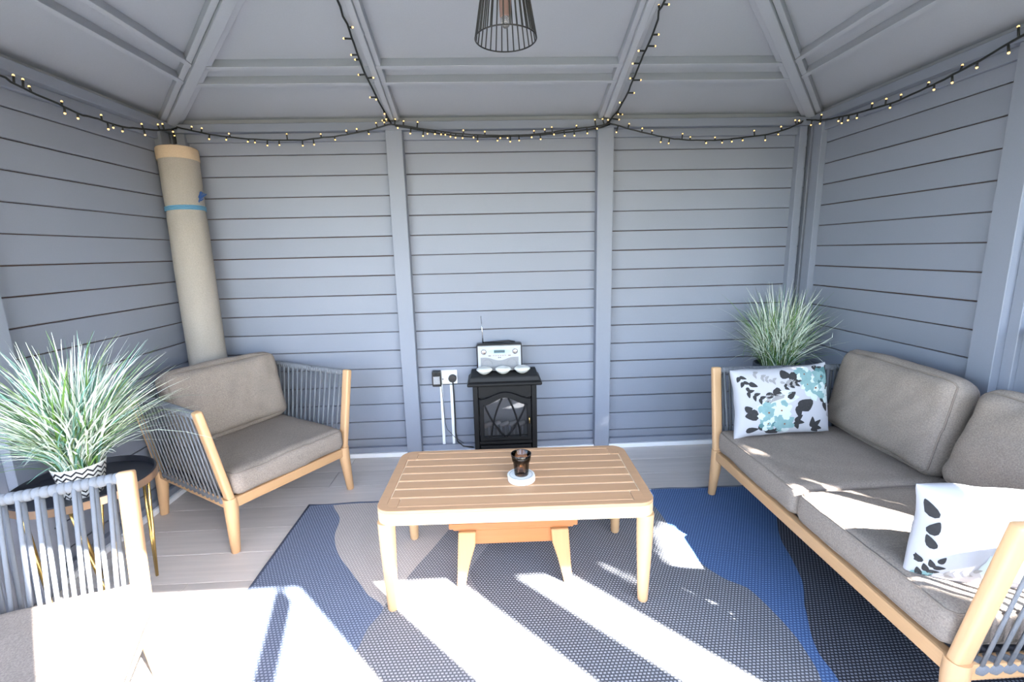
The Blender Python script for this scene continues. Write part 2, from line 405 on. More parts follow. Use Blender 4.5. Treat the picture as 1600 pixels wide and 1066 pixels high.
def rug():
    root = MB()
    NY = 80; ya, yb = -.600, -2.30; xl, xr = -.975, 1.60
    rows = []
    for i in range(NY+1):
        y = ya+(yb-ya)*i/NY
        e = [xl]+[interp(c, y) for c in (C1, C2, C3, C4, C5)]+[xr]
        for k in range(1, 7): e[k] = max(e[k], e[k-1]+1e-4)
        rows.append((y, e))
    def zz(x, y): return .0055+(.0015*noise.noise((x*3, y*3, 2)) if y < -.68 else .0)+ (.006*max(0, noise.noise((x*4, 1, 5)))*max(0, 1+(y+.6)/.08) if y > -.68 else 0)
    for k in range(6):
        sub = 4; vs = []; fs = []
        for y, e in rows:
            for q in range(sub+1):
                x = e[k]+(e[k+1]-e[k])*q/sub
                yy = y+(.004*math.sin(x*9)+.003*math.sin(x*23) if y > -.62 else 0)
                vs.append((x, yy, zz(x, y)))
        w = sub+1
        for i in range(NY):
            for q in range(sub): fs.append((i*w+q, i*w+q+1, (i+1)*w+q+1, (i+1)*w+q))
        root.add(vs, fs, k)
    o = root.build('outdoor_rug', RUGM, smooth=True)
    tag(o, 'flat woven outdoor rug with wavy navy, grey and blue fields on laminate floor', 'rug')
    edge = MB()
    edge.tube([(xl+(xr-xl)*i/60, ya+.004*math.sin((xl+(xr-xl)*i/60)*9)+.003*math.sin((xl+(xr-xl)*i/60)*23), .006+.006*max(0, noise.noise(((xl+(xr-xl)*i/60)*4, 1, 5)))) for i in range(61)], .005, 6)
    edge.build('binding', mat('rug_binding', srgb(70, 78, 96), .8), o, smooth=True)
    e2 = MB().tube([(xl, ya-i*.1, .006) for i in range(18)], .005, 6); e2.build('binding', MATS['rug_binding'], o, smooth=True)
rug()

# ------------------------------------------------------------------ cushions
def cushion(name, w, d, h, r, puff, wr, seed, label, cat, group=None, m=FABRIC, pipe=True, n=26):
    """soft box: w (x) by d (y) by h (z), centre at the origin, rounded, puffed and creased"""
    mb = MB(); idx = {}; vs = []; fs = []
    def remap(t): return math.copysign(1-(1-abs(t))**1.35, t) if t else 0
    def pt(a, b, c):
        q = V((a*w/2, b*d/2, c*h/2)); core = V([max(-L/2+r, min(L/2-r, v)) for v, L in zip(q, (w, d, h))]); dv = q-core
        p = core+(dv.normalized()*r if dv.length > 1e-9 else V())
        ea, eb = 1-a*a, 1-b*b
        f = c*(abs(c) > .5)
        p.z += puff*(max(ea, 0)*max(eb, 0))**.55*c
        p.y += .45*puff*math.copysign(max(0, abs(b)-.6)/.4, b)*ea*(1-c*c)
        s = noise.noise(V((p.x*5+seed, p.y*5, p.z*4)))*.5+noise.noise(V((p.x*13+seed, p.y*9, p.z*7)))*.3
        cr = abs(noise.noise(V((p.x*7-p.y*6+seed*3, (p.x+p.y)*3, 0))))
        amp = wr*(.4+.6*max(0, 1-ea*eb*1.3))
        p.z += c*(s*amp-wr*.8*max(0, .22-cr)*2.2)
        p.y += b*s*amp*.6; p.x += a*s*amp*.5
        return p
    g = [remap(-1+2*i/n) for i in range(n+1)]
    nc = 8; gc = [remap(-1+2*i/nc) for i in range(nc+1)]
    def vid(a, b, c):
        k = (round(a, 5), round(b, 5), round(c, 5))
        if k not in idx: idx[k] = len(vs); vs.append(pt(a, b, c))
        return idx[k]
    def face(ga, gb, f):
        for i in range(len(ga)-1):
            for j in range(len(gb)-1):
                fs.append(tuple(f(ga[x], gb[y]) for x, y in ((i, j), (i+1, j), (i+1, j+1), (i, j+1))))
    for s in (-1, 1):
        face(g, g, lambda a, b: vid(a, b, s)); face(g, gc, lambda a, c: vid(a, s, c)); face(g, gc, lambda b, c: vid(s, b, c))
    mb.add(vs, fs)
    o = mb.build(name, m, smooth=True)
    tag(o, label, cat, group)
    if pipe:
        for s in (-1, 1):
            path = []
            per = [(a, -1) for a in g[2:-2]]+[(1, b) for b in g[2:-2]]+[(a, 1) for a in g[::-1][2:-2]]+[(-1, b) for b in g[::-1][2:-2]]
            for a, b in per: path.append(pt(a, b, s*.93))
            MB().tube(path, .0035, 6, closed=True).build('piping', PIPING, o, smooth=True)
    return o
def pillow_pt(w, d, t, seed, wr=.006):
    def f(a, b, s=1):
        pa, pb = max(0, 1-abs(a)**3), max(0, 1-abs(b)**3)
        z = s*t/2*(pa*pb)**.5
        x = a*w/2*(1-.05*(1-b*b)**1*abs(a)**2); y = b*d/2*(1-.06*(1-a*a)*abs(b)**2)
        nz = noise.noise(V((x*8+seed, y*8, 1)))*.6+noise.noise(V((x*19, y*17+seed, 4)))*.3
        edge = max(abs(a), abs(b))**4
        x += noise.noise(V((y*11+seed, 3, 1)))*.008*abs(a)**3; y += noise.noise(V((x*11+seed, 9, 1)))*.008*abs(b)**3
        return V((x, y, z+s*nz*wr*(1.2-.4*edge)*(1 if edge < .98 else 0)))
    return f
CHAR = mat('charcoal_print', srgb(60, 60, 62), .9, spec=.1, fine=.25, fscale=90)
GREYP = mat('grey_print', srgb(150, 150, 152), .9, spec=.1, fine=.2, fscale=60)
TEALP = mat('teal_print', srgb(132, 166, 168), .9, spec=.1, vary=.25, scale=(40, 40, 40))
DTEAL = mat('deep_teal_print', srgb(92, 130, 134), .9, spec=.1, vary=.3, scale=(50, 50, 50))
PALEP = mat('pale_print', srgb(192, 204, 204), .9, spec=.1, vary=.08, scale=(50, 50, 50))
BROWNP = mat('brown_print', srgb(120, 80, 60), .9)
def pillow(name, w, d, t, seed, label, cat, sparse=False):
    f = pillow_pt(w, d, t, seed); n = 26; mb = MB(); vs = []; fs = []; idx = {}
    g = [math.sin(PI/2*(-1+2*i/n)) for i in range(n+1)]
    for s in (1, -1):
        for i in range(n+1):
            for j in range(n+1):
                k = (i, j, s if 0 < i < n and 0 < j < n else 0)
                if k not in idx: idx[k] = len(vs); vs.append(f(g[i], g[j], s))
        for i in range(n):
            for j in range(n):
                q = []
                for x, y in ((i, j), (i+1, j), (i+1, j+1), (i, j+1)): q.append(idx[(x, y, s if 0 < x < n and 0 < y < n else 0)])
                fs.append(tuple(q if s > 0 else q[::-1]))
    mb.add(vs, fs); o = mb.build(name, CUTW, smooth=True); tag(o, label, cat)
    # printed flowers and leaves, laid on both faces in pillow coordinates (u, v in 0..1)
    pr = MB()
    def blob(u, v, ru, rv, ang, k, s, pts=12, tip=0, wob=.0, lift=.0010):
        c = f(2*u-1, 2*v-1, s); vs = [c+V((0, 0, s*lift))]; ca, sa = math.cos(ang), math.sin(ang)
        rings = 2
        for q in range(1, rings+1):
            for i in range(pts):
                a = 2*PI*i/pts; rr = q/rings*(1+wob*math.sin(3*a+u*40)+wob*.7*math.sin(5*a+v*30))
                if tip: px, py = math.cos(a)*ru*rr, math.sin(a)*rv*rr*(1-.55*math.cos(a))
                else: px, py = math.cos(a)*ru*rr, math.sin(a)*rv*rr
                x, y = ca*px-sa*py, sa*px+ca*py
                uu, vv = u+x/w, v+y/d
                uu = min(max(uu, .012), .988); vv = min(max(vv, .012), .988)
                vs.append(f(2*uu-1, 2*vv-1, s)+V((0, 0, s*lift)))
        fs = [(0, 1+i, 1+(i+1) % pts) for i in range(pts)]
        fs += [(1+i, 1+pts+i, 1+pts+(i+1) % pts, 1+(i+1) % pts) for i in range(pts)]
        pr.add(vs, fs if s > 0 else [x[::-1] for x in fs], k)
    def leaf(u, v, L, W, ang, k, s): blob(u+math.cos(ang)*L/2/w, v+math.sin(ang)*L/2/d, L/2, W/2, ang, k, s, 12, 1)
    def sprig(u, v, ang, n, L, k, s, step=.027):
        for i in range(n):
            for sd in (-1, 1): leaf(u+math.cos(ang)*step*i/w, v+math.sin(ang)*step*i/d, L, L*.5, ang+sd*.8, k, s)
        leaf(u+math.cos(ang)*step*n/w, v+math.sin(ang)*step*n/d, L, L*.5, ang, k, s)
    def trefoil(u, v, ang, L, k, s):
        for a in (-.9, 0, .9): leaf(u, v, L, L*.48, ang+a, k, s)
    def flower(u, v, R, s, ks=(2, 3, 4)):
        for i in range(7):
            a = i*2*PI/7+u*9; blob(u+math.cos(a)*R*.55/w, v+math.sin(a)*R*.55/d, R*.42, R*.34, a, ks[i % 3], s, 12, 0, .12, .0012+.0002*i)
        blob(u, v, R*.5, R*.45, 0, ks[2], s, 12, 0, .15, .0030); blob(u+.01, v-.01, R*.26, R*.22, 1, ks[0], s, 10, 0, .2, .0034)
        blob(u, v, R*.09, R*.08, 0, 5, s, 8, 0, 0, .0040)
    for s in (() if sparse else (1, -1)):
        sprig(.06, .90, -1.2, 2, .030, 0, s); leaf(.13, .80, .04, .022, -.4, 0, s); sprig(.20, .94, -.5, 2, .026, 1, s, .034); sprig(.30, .86, -.3, 2, .024, 1, s, .034)
        sprig(.11, .68, -.55, 3, .030, 0, s, .03); trefoil(.60, .45, -.5, .062, 0, s)
        blob(.40, .66, .022, .02, 0, 0, s, 12, 0, .1); blob(.32, .62, .018, .015, 0, 0, s); leaf(.50, .57, .045, .03, .6, 0, s)
        sprig(.48, .72, .25, 3, .024, 0, s, .026); leaf(.46, .92, .05, .04, -.3, 0, s); leaf(.55, .90, .06, .045, -.7, 0, s); blob(.55, .77, .025, .02, 0, 1, s)
        blob(.40, .55, .09, .035, .25, 4, s, 14, 0, .15); blob(.36, .58, .05, .02, .2, 1, s, 12, 0, .2)
        flower(.30, .38, .055, s, (2, 4, 2)); flower(.43, .40, .052, s, (4, 2, 4)); flower(.46, .20, .052, s, (2, 4, 2)); flower(.29, .22, .042, s, (2, 3, 4))
        leaf(.20, .36, .06, .05, 3.3, 0, s); leaf(.07, .42, .035, .03, .3, 0, s); leaf(.20, .18, .07, .03, -.3, 0, s); leaf(.27, .13, .07, .03, -.4, 0, s)
        leaf(.09, .11, .055, .028, .2, 0, s); leaf(.36, .10, .05, .025, .1, 0, s); trefoil(.57, .22, -.2, .048, 0, s)
        trefoil(.76, .11, .7, .055, 0, s); leaf(.76, .09, .045, .02, -.5, 0, s)
        flower(.80, .68, .062, s, (4, 4, 2)); flower(.70, .89, .045, s, (2, 4, 2)); flower(.89, .83, .050, s, (3, 2, 2)); flower(.71, .74, .035, s, (2, 4, 2))
        leaf(.70, .53, .055, .05, -1.4, 0, s); leaf(.86, .55, .05, .035, -.6, 0, s); leaf(.90, .47, .05, .025, -1.3, 0, s); leaf(.88, .62, .05, .03, .4, 0, s)
        trefoil(.83, .93, .2, .045, 0, s); sprig(.95, .70, 1.2, 2, .03, 0, s); leaf(.97, .96, .04, .03, -1, 0, s); flower(.955, .55, .04, s, (4, 2, 4)); sprig(.95, .25, .9, 2, .022, 1, s)
    for s in ((1, -1) if sparse else ()):
        for uu, vv, L, a in ((.95, .72, .05, 1.3), (.96, .55, .045, 1.9), (.93, .42, .04, 1.1), (.96, .25, .035, .6), (.05, .6, .05, 1.5), (.10, .3, .05, .8)): leaf(uu, vv, L, L*.5, a, 0, s)
        sprig(.95, .10, 2.0, 3, .026, 0, s, .02); sprig(.85, .16, 2.6, 3, .022, 1, s, .02); sprig(.12, .8, -.6, 3, .03, 1, s)
        flower(.30, .35, .05, s, (4, 4, 1)); flower(.45, .75, .05, s, (4, 4, 4)); leaf(.62, .9, .05, .025, .3, 1, s); blob(.6, .3, .06, .035, .3, 4, s, 14, 0, .2); leaf(.98, .05, .05, .03, 2.4, 2, s)
    pr.build('floral_print', [CHAR, GREYP, TEALP, DTEAL, PALEP, BROWNP], o, smooth=True)['kind'] = 'stuff'
    return o

# ------------------------------------------------------------------ roped seats (two armchairs, one sofa)
def rope_seat(name, W, D, lean_side, lean_back, back_side, label, cat, group=None):
    root = empty(name); tag(root, label, cat, group)
    hw, hd = W/2, D/2; ZF = .25; ZT = .645
    for s in (-1, 1):
        MB().box(-hw, hw, -.017, .017, -.024, .024).build('rail', OAK_X, root, bevel=.008, seg=2).location = (0, s*hd, ZF-.026)
        MB().box(-.017, .017, -hd, hd, -.024, .024).build('rail', OAK_Y, root, bevel=.008, seg=2).location = (s*hw, 0, ZF-.026)
    for sx in (-1, 1):
        for sy in (-1, 1):
            l = MB().tube([(sx*.012, sy*.010, -.25), (sx*.012, sy*.010, -.247), (0, 0, -.05), (0, 0, 0)], [.0165, .0185, .0285, .027], 16).build('leg', OAK_Z, root, smooth=True, angle=50)
            l.location = (sx*hw, sy*hd, .25)
    def rbar(p0, p1, a, b, side):
        """rounded post with a flat oval section, a along `side`"""
        return beam(MB(), p0, p1, a*2, b*2, (0, 1, 0), b)
    top = {}
    for sx in (-1, 1):
        f0, f1 = V((sx*hw, -hd, ZF-.01)), V((sx*(hw+lean_side), -hd+.005, ZT+.018))
        rbar(f0, f1, .015, .022, None).build('arm_post', OAK_Z, root, smooth=True, bevel=.010, seg=3)
        b0, b1 = V((sx*hw, hd, ZF-.01)), V((sx*(hw+back_side), hd+lean_back, ZT-.005))
        rbar(b0, b1, .015, .017, None).build('back_post', OAK_Z, root, smooth=True, bevel=.010, seg=3)
        top[sx] = (f1-V((0, 0, .018)), b1)
    ropes = MB()
    def coil(p0, p1, r=.0135, pitch=.0175):
        L = (p1-p0).length; n = int(L/pitch); pts = []; rr = []
        for i in range(n):
            for q, k in ((.0, .84), (.08, .95), (.25, 1.02), (.5, 1.04), (.75, 1.02), (.92, .95)):
                pts.append(p0+(p1-p0)*((i+q)/n)); rr.append(r*k*1.2)
        MB().tube(pts, rr, 12).build('rope_wrap', ROPE, root, smooth=True)
        MB().tube([p0, p1], r*.8, 8).build('top_rail', BLACK, root)
    def strands(t0, t1, b0, b1, out, pitch=.036):
        """ropes hang from the line t0-t1 and go round the rail b0-b1; out points away from the seat"""
        L = (t1-t0).length; n = int((L-.03)/pitch)
        for i in range(n):
            mb = MB()
            for side, sh in ((1, 0), (-1, .5)):
                a = (i+.45)/n; b = min(.985, (i+.45+sh*.55)/n)
                pt, pb = t0+(t1-t0)*a, b0+(b1-b0)*b
                o = V(out)*.0135*side
                al = (t1-t0).normalized()
                mid = (pt+pb)/2
                mb.tube([pt+o*.95, mid+o*1.0, pb+o*1.05], .0062, 6, rx=.0036, up=al)
            mb.build('rope', ROPE, root, smooth=True)
    zb = ZF-.02
    for sx in (-1, 1):
        f, b = top[sx]; coil(f+V((0, .012, 0)), b)
        strands(f+V((0, .02, 0)), b, V((sx*hw, -hd+.03, zb)), V((sx*hw, hd, zb)), (sx, 0, .15))
        MB().tube([V((sx*hw, -hd+.03+.002*i*9, zb)) for i in range(int((D-.05)/.018))], [.024 if i % 2 else .0185 for i in range(int((D-.05)/.018))], 12).build('rope_wrap', ROPE, root, smooth=True)
    coil(top[-1][1], top[1][1]); strands(top[-1][1], top[1][1], V((-hw, hd, zb)), V((hw, hd, zb)), (0, 1, .1))
    # webbing deck under the cushion
    MB().box(-hw, hw, -hd, hd, -.004, .004).build('seat_deck', mat('deck_fabric', srgb(70, 70, 76), .9) if 'deck_fabric' not in MATS else MATS['deck_fabric'], root).location = (0, 0, ZF-.012)
    return root
def put(o, root, loc, rot=(0, 0, 0)):
    """give a loose cushion its place relative to a seat, as a top-level object"""
    from mathutils import Euler
    o.matrix_world = Matrix.Translation(root.location) @ root.rotation_euler.to_matrix().to_4x4() @ Matrix.Translation(loc) @ Euler(rot).to_matrix().to_4x4()

# armchair in the corner
A1 = math.atan2(.839, .544)+.0
ch1 = rope_seat('armchair', .605, .62, .075, .03, .05, 'rope-sided wooden armchair in the corner, one back cushion on it', 'armchair', 'roped armchairs')
ex, ey = V((math.cos(A1), math.sin(A1), 0)), V((-math.sin(A1), math.cos(A1), 0))
FLc, FRc = V((-1.161, -.948, 0)), V((-.828, -.434, 0))
ch1.location = (FLc+FRc)/2+ey*.31; ch1.rotation_euler = (0, 0, A1)
SEATG = 'seat cushions of the roped seats'; BACKG = 'back cushions of the roped seats'
c = cushion('seat_cushion', .585, .64, .115, .035, .012, .010, 1, 'thick taupe seat cushion on the corner armchair', 'cushion', SEATG); put(c, ch1, (0, -.025, .25+.0595))
c = cushion('back_cushion', .57, .37, .13, .05, .03, .021, 4, 'slumped taupe back cushion on the corner armchair', 'cushion', BACKG)
put(c, ch1, (0, .19, .555), (math.radians(76), 0, math.radians(2)))
# armchair in the foreground, lit by the sun
A2 = math.atan2(.932, -.362)
ch2 = copy_tree(ch1); ch2['label'] = 'rope-sided wooden armchair nearest the viewer, its seat in full sun'
e2, n2 = V((math.cos(A2), math.sin(A2), 0)), V((-math.sin(A2), math.cos(A2), 0))
FR2 = V((-1.055, -1.600, 0))
ch2.location = FR2-e2*.3025+n2*.31; ch2.rotation_euler = (0, 0, A2)
c = cushion('seat_cushion', .585, .64, .115, .035, .012, .010, 8, 'sunlit seat cushion on the armchair nearest the viewer', 'cushion', SEATG); put(c, ch2, (0, -.025, .25+.0595))
# sofa along the right wall
sofa = rope_seat('sofa', 1.24, .66, .075, .06, .075, 'rope-sided wooden two-seat sofa along the right wall', 'sofa')
sofa.location = (1.118+.33, -1.30, .0065); sofa.rotation_euler = (0, 0, -PI/2)
for i, (lx, lb) in enumerate(((-.303, 'far seat cushion of the sofa, under the floral pillow'), (.303, 'near seat cushion of the sofa, crossed by a broad patch of sun'))):
    c = cushion('seat_cushion', .604, .64, .115, .032, .010, .009, 11+i*3, lb, 'cushion', SEATG); put(c, sofa, (lx, -.025, .25+.0595))
c = cushion('back_cushion', .62, .385, .125, .05, .03, .018, 21, 'far back cushion of the sofa, upright with a piped edge', 'cushion', BACKG); put(c, sofa, (-.325, .285, .56), (math.radians(79), 0, math.radians(-3)))
c = cushion('back_cushion', .60, .385, .125, .06, .035, .022, 25, 'near back cushion of the sofa, behind the sunlit pillow', 'cushion', BACKG); put(c, sofa, (.315, .275, .545), (math.radians(74), math.radians(4), math.radians(1)))
p = pillow('floral_pillow', .455, .33, .13, 3, 'white pillow with teal flowers standing against the far sofa arm', 'pillow')
axes(p, (.995, -.02, .045), (-.05, .16, 1), (1.345, -.795, .545))
p = pillow('floral_pillow', .45, .29, .14, 9, 'sunlit white pillow with grey leaves against the near sofa arm', 'pillow', True)
axes(p, (-.93, .22, 0), (.30, -.12, 1), (1.335, -1.80, .495))
# ------------------------------------------------------------------ coffee table
def coffee_table():
    root = empty('coffee_table', (.066, -1.157, .0065), math.radians(-1.3)); tag(root, 'low slatted wooden coffee table on the rug', 'table')
    W, D, H, R = .968, .485, .405, .055
    def rr(w, d, r, n=6):
        out = []
        for cx, cy, a0 in ((w/2-r, d/2-r, 0), (-w/2+r, d/2-r, PI/2), (-w/2+r, -d/2+r, PI), (w/2-r, -d/2+r, 1.5*PI)):
            for i in range(n+1): a = a0+PI/2*i/n; out.append((cx+r*math.cos(a), cy+r*math.sin(a)))
        return out
    o, i_ = rr(W, D, R), rr(W-.07, D-.05, .03)
    n = len(o)
    # rim: flat ring on top, apron below
    mb = MB(); vs = [(x, y, H) for x, y in o]+[(x, y, H) for x, y in i_]+[(x, y, H-.012) for x, y in o]+[(x, y, H-.012) for x, y in i_]
    fs = []
    for k in range(n):
        l = (k+1) % n; fs += [(k, l, n+l, n+k), (2*n+k, 3*n+k, 3*n+l, 2*n+l), (k, 2*n+k, 2*n+l, l), (n+k, n+l, 3*n+l, 3*n+k)]
    mb.add(vs, fs).build('rim', TEAK_X, root, bevel=.0015)
    mb = MB(); oi = rr(W-.05, D-.05, R-.025); z0, z1 = H-.054, H-.012
    vs = [(x, y, z) for z in (z0, z1) for x, y in o]+[(x, y, z) for z in (z0, z1) for x, y in oi]
    fs = []
    for k in range(n):
        l = (k+1) % n; fs += [(k, l, n+l, n+k), (2*n+l, 2*n+k, 3*n+k, 3*n+l), (k, 2*n+k, 2*n+l, l), (n+k, n+l, 3*n+l, 3*n+k)]
    mb.add(vs, fs).build('apron', TEAK_E, root, smooth=True, angle=40)
    ns = 7; wd = (D-.05)/ns
    for k in range(ns):
        yc = -(D-.05)/2+wd*(k+.5); L = W-.078
        if k in (0, ns-1): L = W-.15
        MB().box(-L/2, L/2, -wd/2+.0034, wd/2-.0034, -.012, 0).build('slat', TEAK_X, root, bevel=.002).location = (0, yc, H-.0005)
    for sx in (-1, 1):
        for sy in (-1, 1):
            # quarter-round corner block between rim and end slats
            q = [(sx*(W/2-a), sy*(D/2-b)) for a, b in ((.0348, .0248), (.0728, .0248), (.0728, .079), (.068, .0838), (.0348, .0838))]
            MB().prism(q, 2, H-.012, H-.0002).build('corner_block', TEAK_X, root)
            l = MB().tube([(0, 0, -.35), (0, 0, -.345), (0, 0, -.10), (0, 0, 0)], [.0155, .0185, .028, .030], 16).build('leg', TEAK_Z, root, smooth=True, angle=50)
            l.location = (sx*(W/2-.031), sy*(D/2-.031), .352)
    MB().box(-W/2+.03, W/2-.03, -D/2+.03, D/2-.03, H-.030, H-.0035).build('slat_bed', mat('pale_groove_wood', srgb(246, 226, 196), .6), root)
    return root
coffee_table()
# coasters, tealight glass
for k in range(4):
    o = MB().lathe([(.0, 0), (.049, 0), (.052, .0018), (.052, .0042), (.050, .0058), (.047, .0058), (.0455, .0048), (0, .0048)], 36).build('coaster', mat('white_ceramic', srgb(232, 234, 236), .3) if not k else MATS['white_ceramic'], smooth=True, angle=30)
    o.location = (.091+random.uniform(-.002, .002), -1.206+random.uniform(-.002, .002), .4117+.0059*k)
    tag(o, ['lowest round white coaster, flat on the slatted table top', 'round white coaster second from the bottom of the stack', 'round white coaster third from the bottom of the stack', 'topmost round white coaster, carrying the smoky glass'][k], 'coaster', 'stack of white coasters')
    MB().lathe([(.0425, .0049), (.0425, .0053), (.0438, .0053), (.0438, .0049)], 36, caps=False).build('ring', GREYP, o)
def tealight():
    gm = bpy.data.materials.new('smoky_glass'); gm.use_nodes = True; nt = gm.node_tree; nt.nodes.clear()
    out = nt.nodes.new('ShaderNodeOutputMaterial'); tr = nt.nodes.new('ShaderNodeBsdfTransparent'); gl = nt.nodes.new('ShaderNodeBsdfGlossy'); mx = nt.nodes.new('ShaderNodeMixShader')
    fr = nt.nodes.new('ShaderNodeFresnel'); fr.inputs['IOR'].default_value = 1.5
    tr.inputs['Color'].default_value = srgb(206, 188, 176); gl.inputs['Roughness'].default_value = .05
    nt.links.new(fr.outputs[0], mx.inputs[0]); nt.links.new(tr.outputs[0], mx.inputs[1]); nt.links.new(gl.outputs[0], mx.inputs[2]); nt.links.new(mx.outputs[0], out.inputs['Surface'])
    z = .4117+.0059*3+.0052
    root = empty('tealight_glass', (.091, -1.206, z)); tag(root, 'smoky brown tealight glass standing on the coaster stack', 'candle holder')
    MB().lathe([(0, .0005), (.026, .0005), (.027, .004), (.0315, .052), (.0345, .056), (.0385, .083), (.0375, .084), (.0365, .083), (.0328, .058), (.030, .053), (.0255, .014), (0, .013)], 36).build('glass', gm, root, smooth=True, angle=60)
    MB().tube([(.0317*math.cos(a*PI/18), .0317*math.sin(a*PI/18), .054) for a in range(36)], .0012, 6, closed=True).build('ridge', mat('dark_smoky_rim', srgb(50, 40, 38), .2), root, smooth=True)
    MB().tube([(.0378*math.cos(a*PI/18), .0378*math.sin(a*PI/18), .084) for a in range(36)], .0012, 6, closed=True).build('rim', MATS['dark_smoky_rim'], root, smooth=True)
    c = MB().lathe([(0, 0), (.0175, 0), (.0175, .014), (.016, .015), (.0155, .012), (0, .012)], 24).build('candle', mat('dark_candle', srgb(60, 50, 48), .6), root, smooth=True, angle=40); c.location = (0, 0, .0145)
    MB().lathe([(0, 0), (.002, .003), (.0022, .006), (0, .014)], 10).build('flame', mat('flame', srgb(255, 200, 130), .5, emit=(1, .62, .25, 1), estr=14), c, smooth=True).location = (-.002, 0, .014)
tealight()
# step stool under the table
def stool():
    root = empty('step_stool', (.0555, -1.135, .0065), math.radians(-.8)); tag(root, 'small orange-brown wooden stool with splayed legs under the coffee table', 'stool')
    MB().box(-.243, .243, -.125, .125, -.022, 0).build('seat', PINE_X, root, bevel=.004, seg=2).location = (0, 0, .262)
    MB().box(-.228, .228, -.115, .115, -.012, 0).build('seat_underside', PINE_X, root, bevel=.002).location = (0, 0, .240)
    for sy in (-1, 1):
        MB().box(-.15, .15, -.01, .01, -.03, .03).build('apron', PINE_X, root, bevel=.002).location = (0, sy*.102, .198)
        for sx in (-1, 1):
            pr = [(sx*.208, .228), (sx*.142, .228), (sx*.146, .172), (sx*.165, .11), (sx*.182, .04), (sx*.190, 0), (sx*.222, 0)]
            MB().prism([(p[0], p[1]) for p in pr], 1, sy*.115-.014, sy*.115+.014).build('leg', PINE_Z, root, bevel=.003)
    for sx in (-1, 1):
        MB().box(-.009, .009, -.10, .10, -.028, .028).build('side_apron', PINE_Z, root, bevel=.002).location = (sx*.17, 0, .198)
stool()

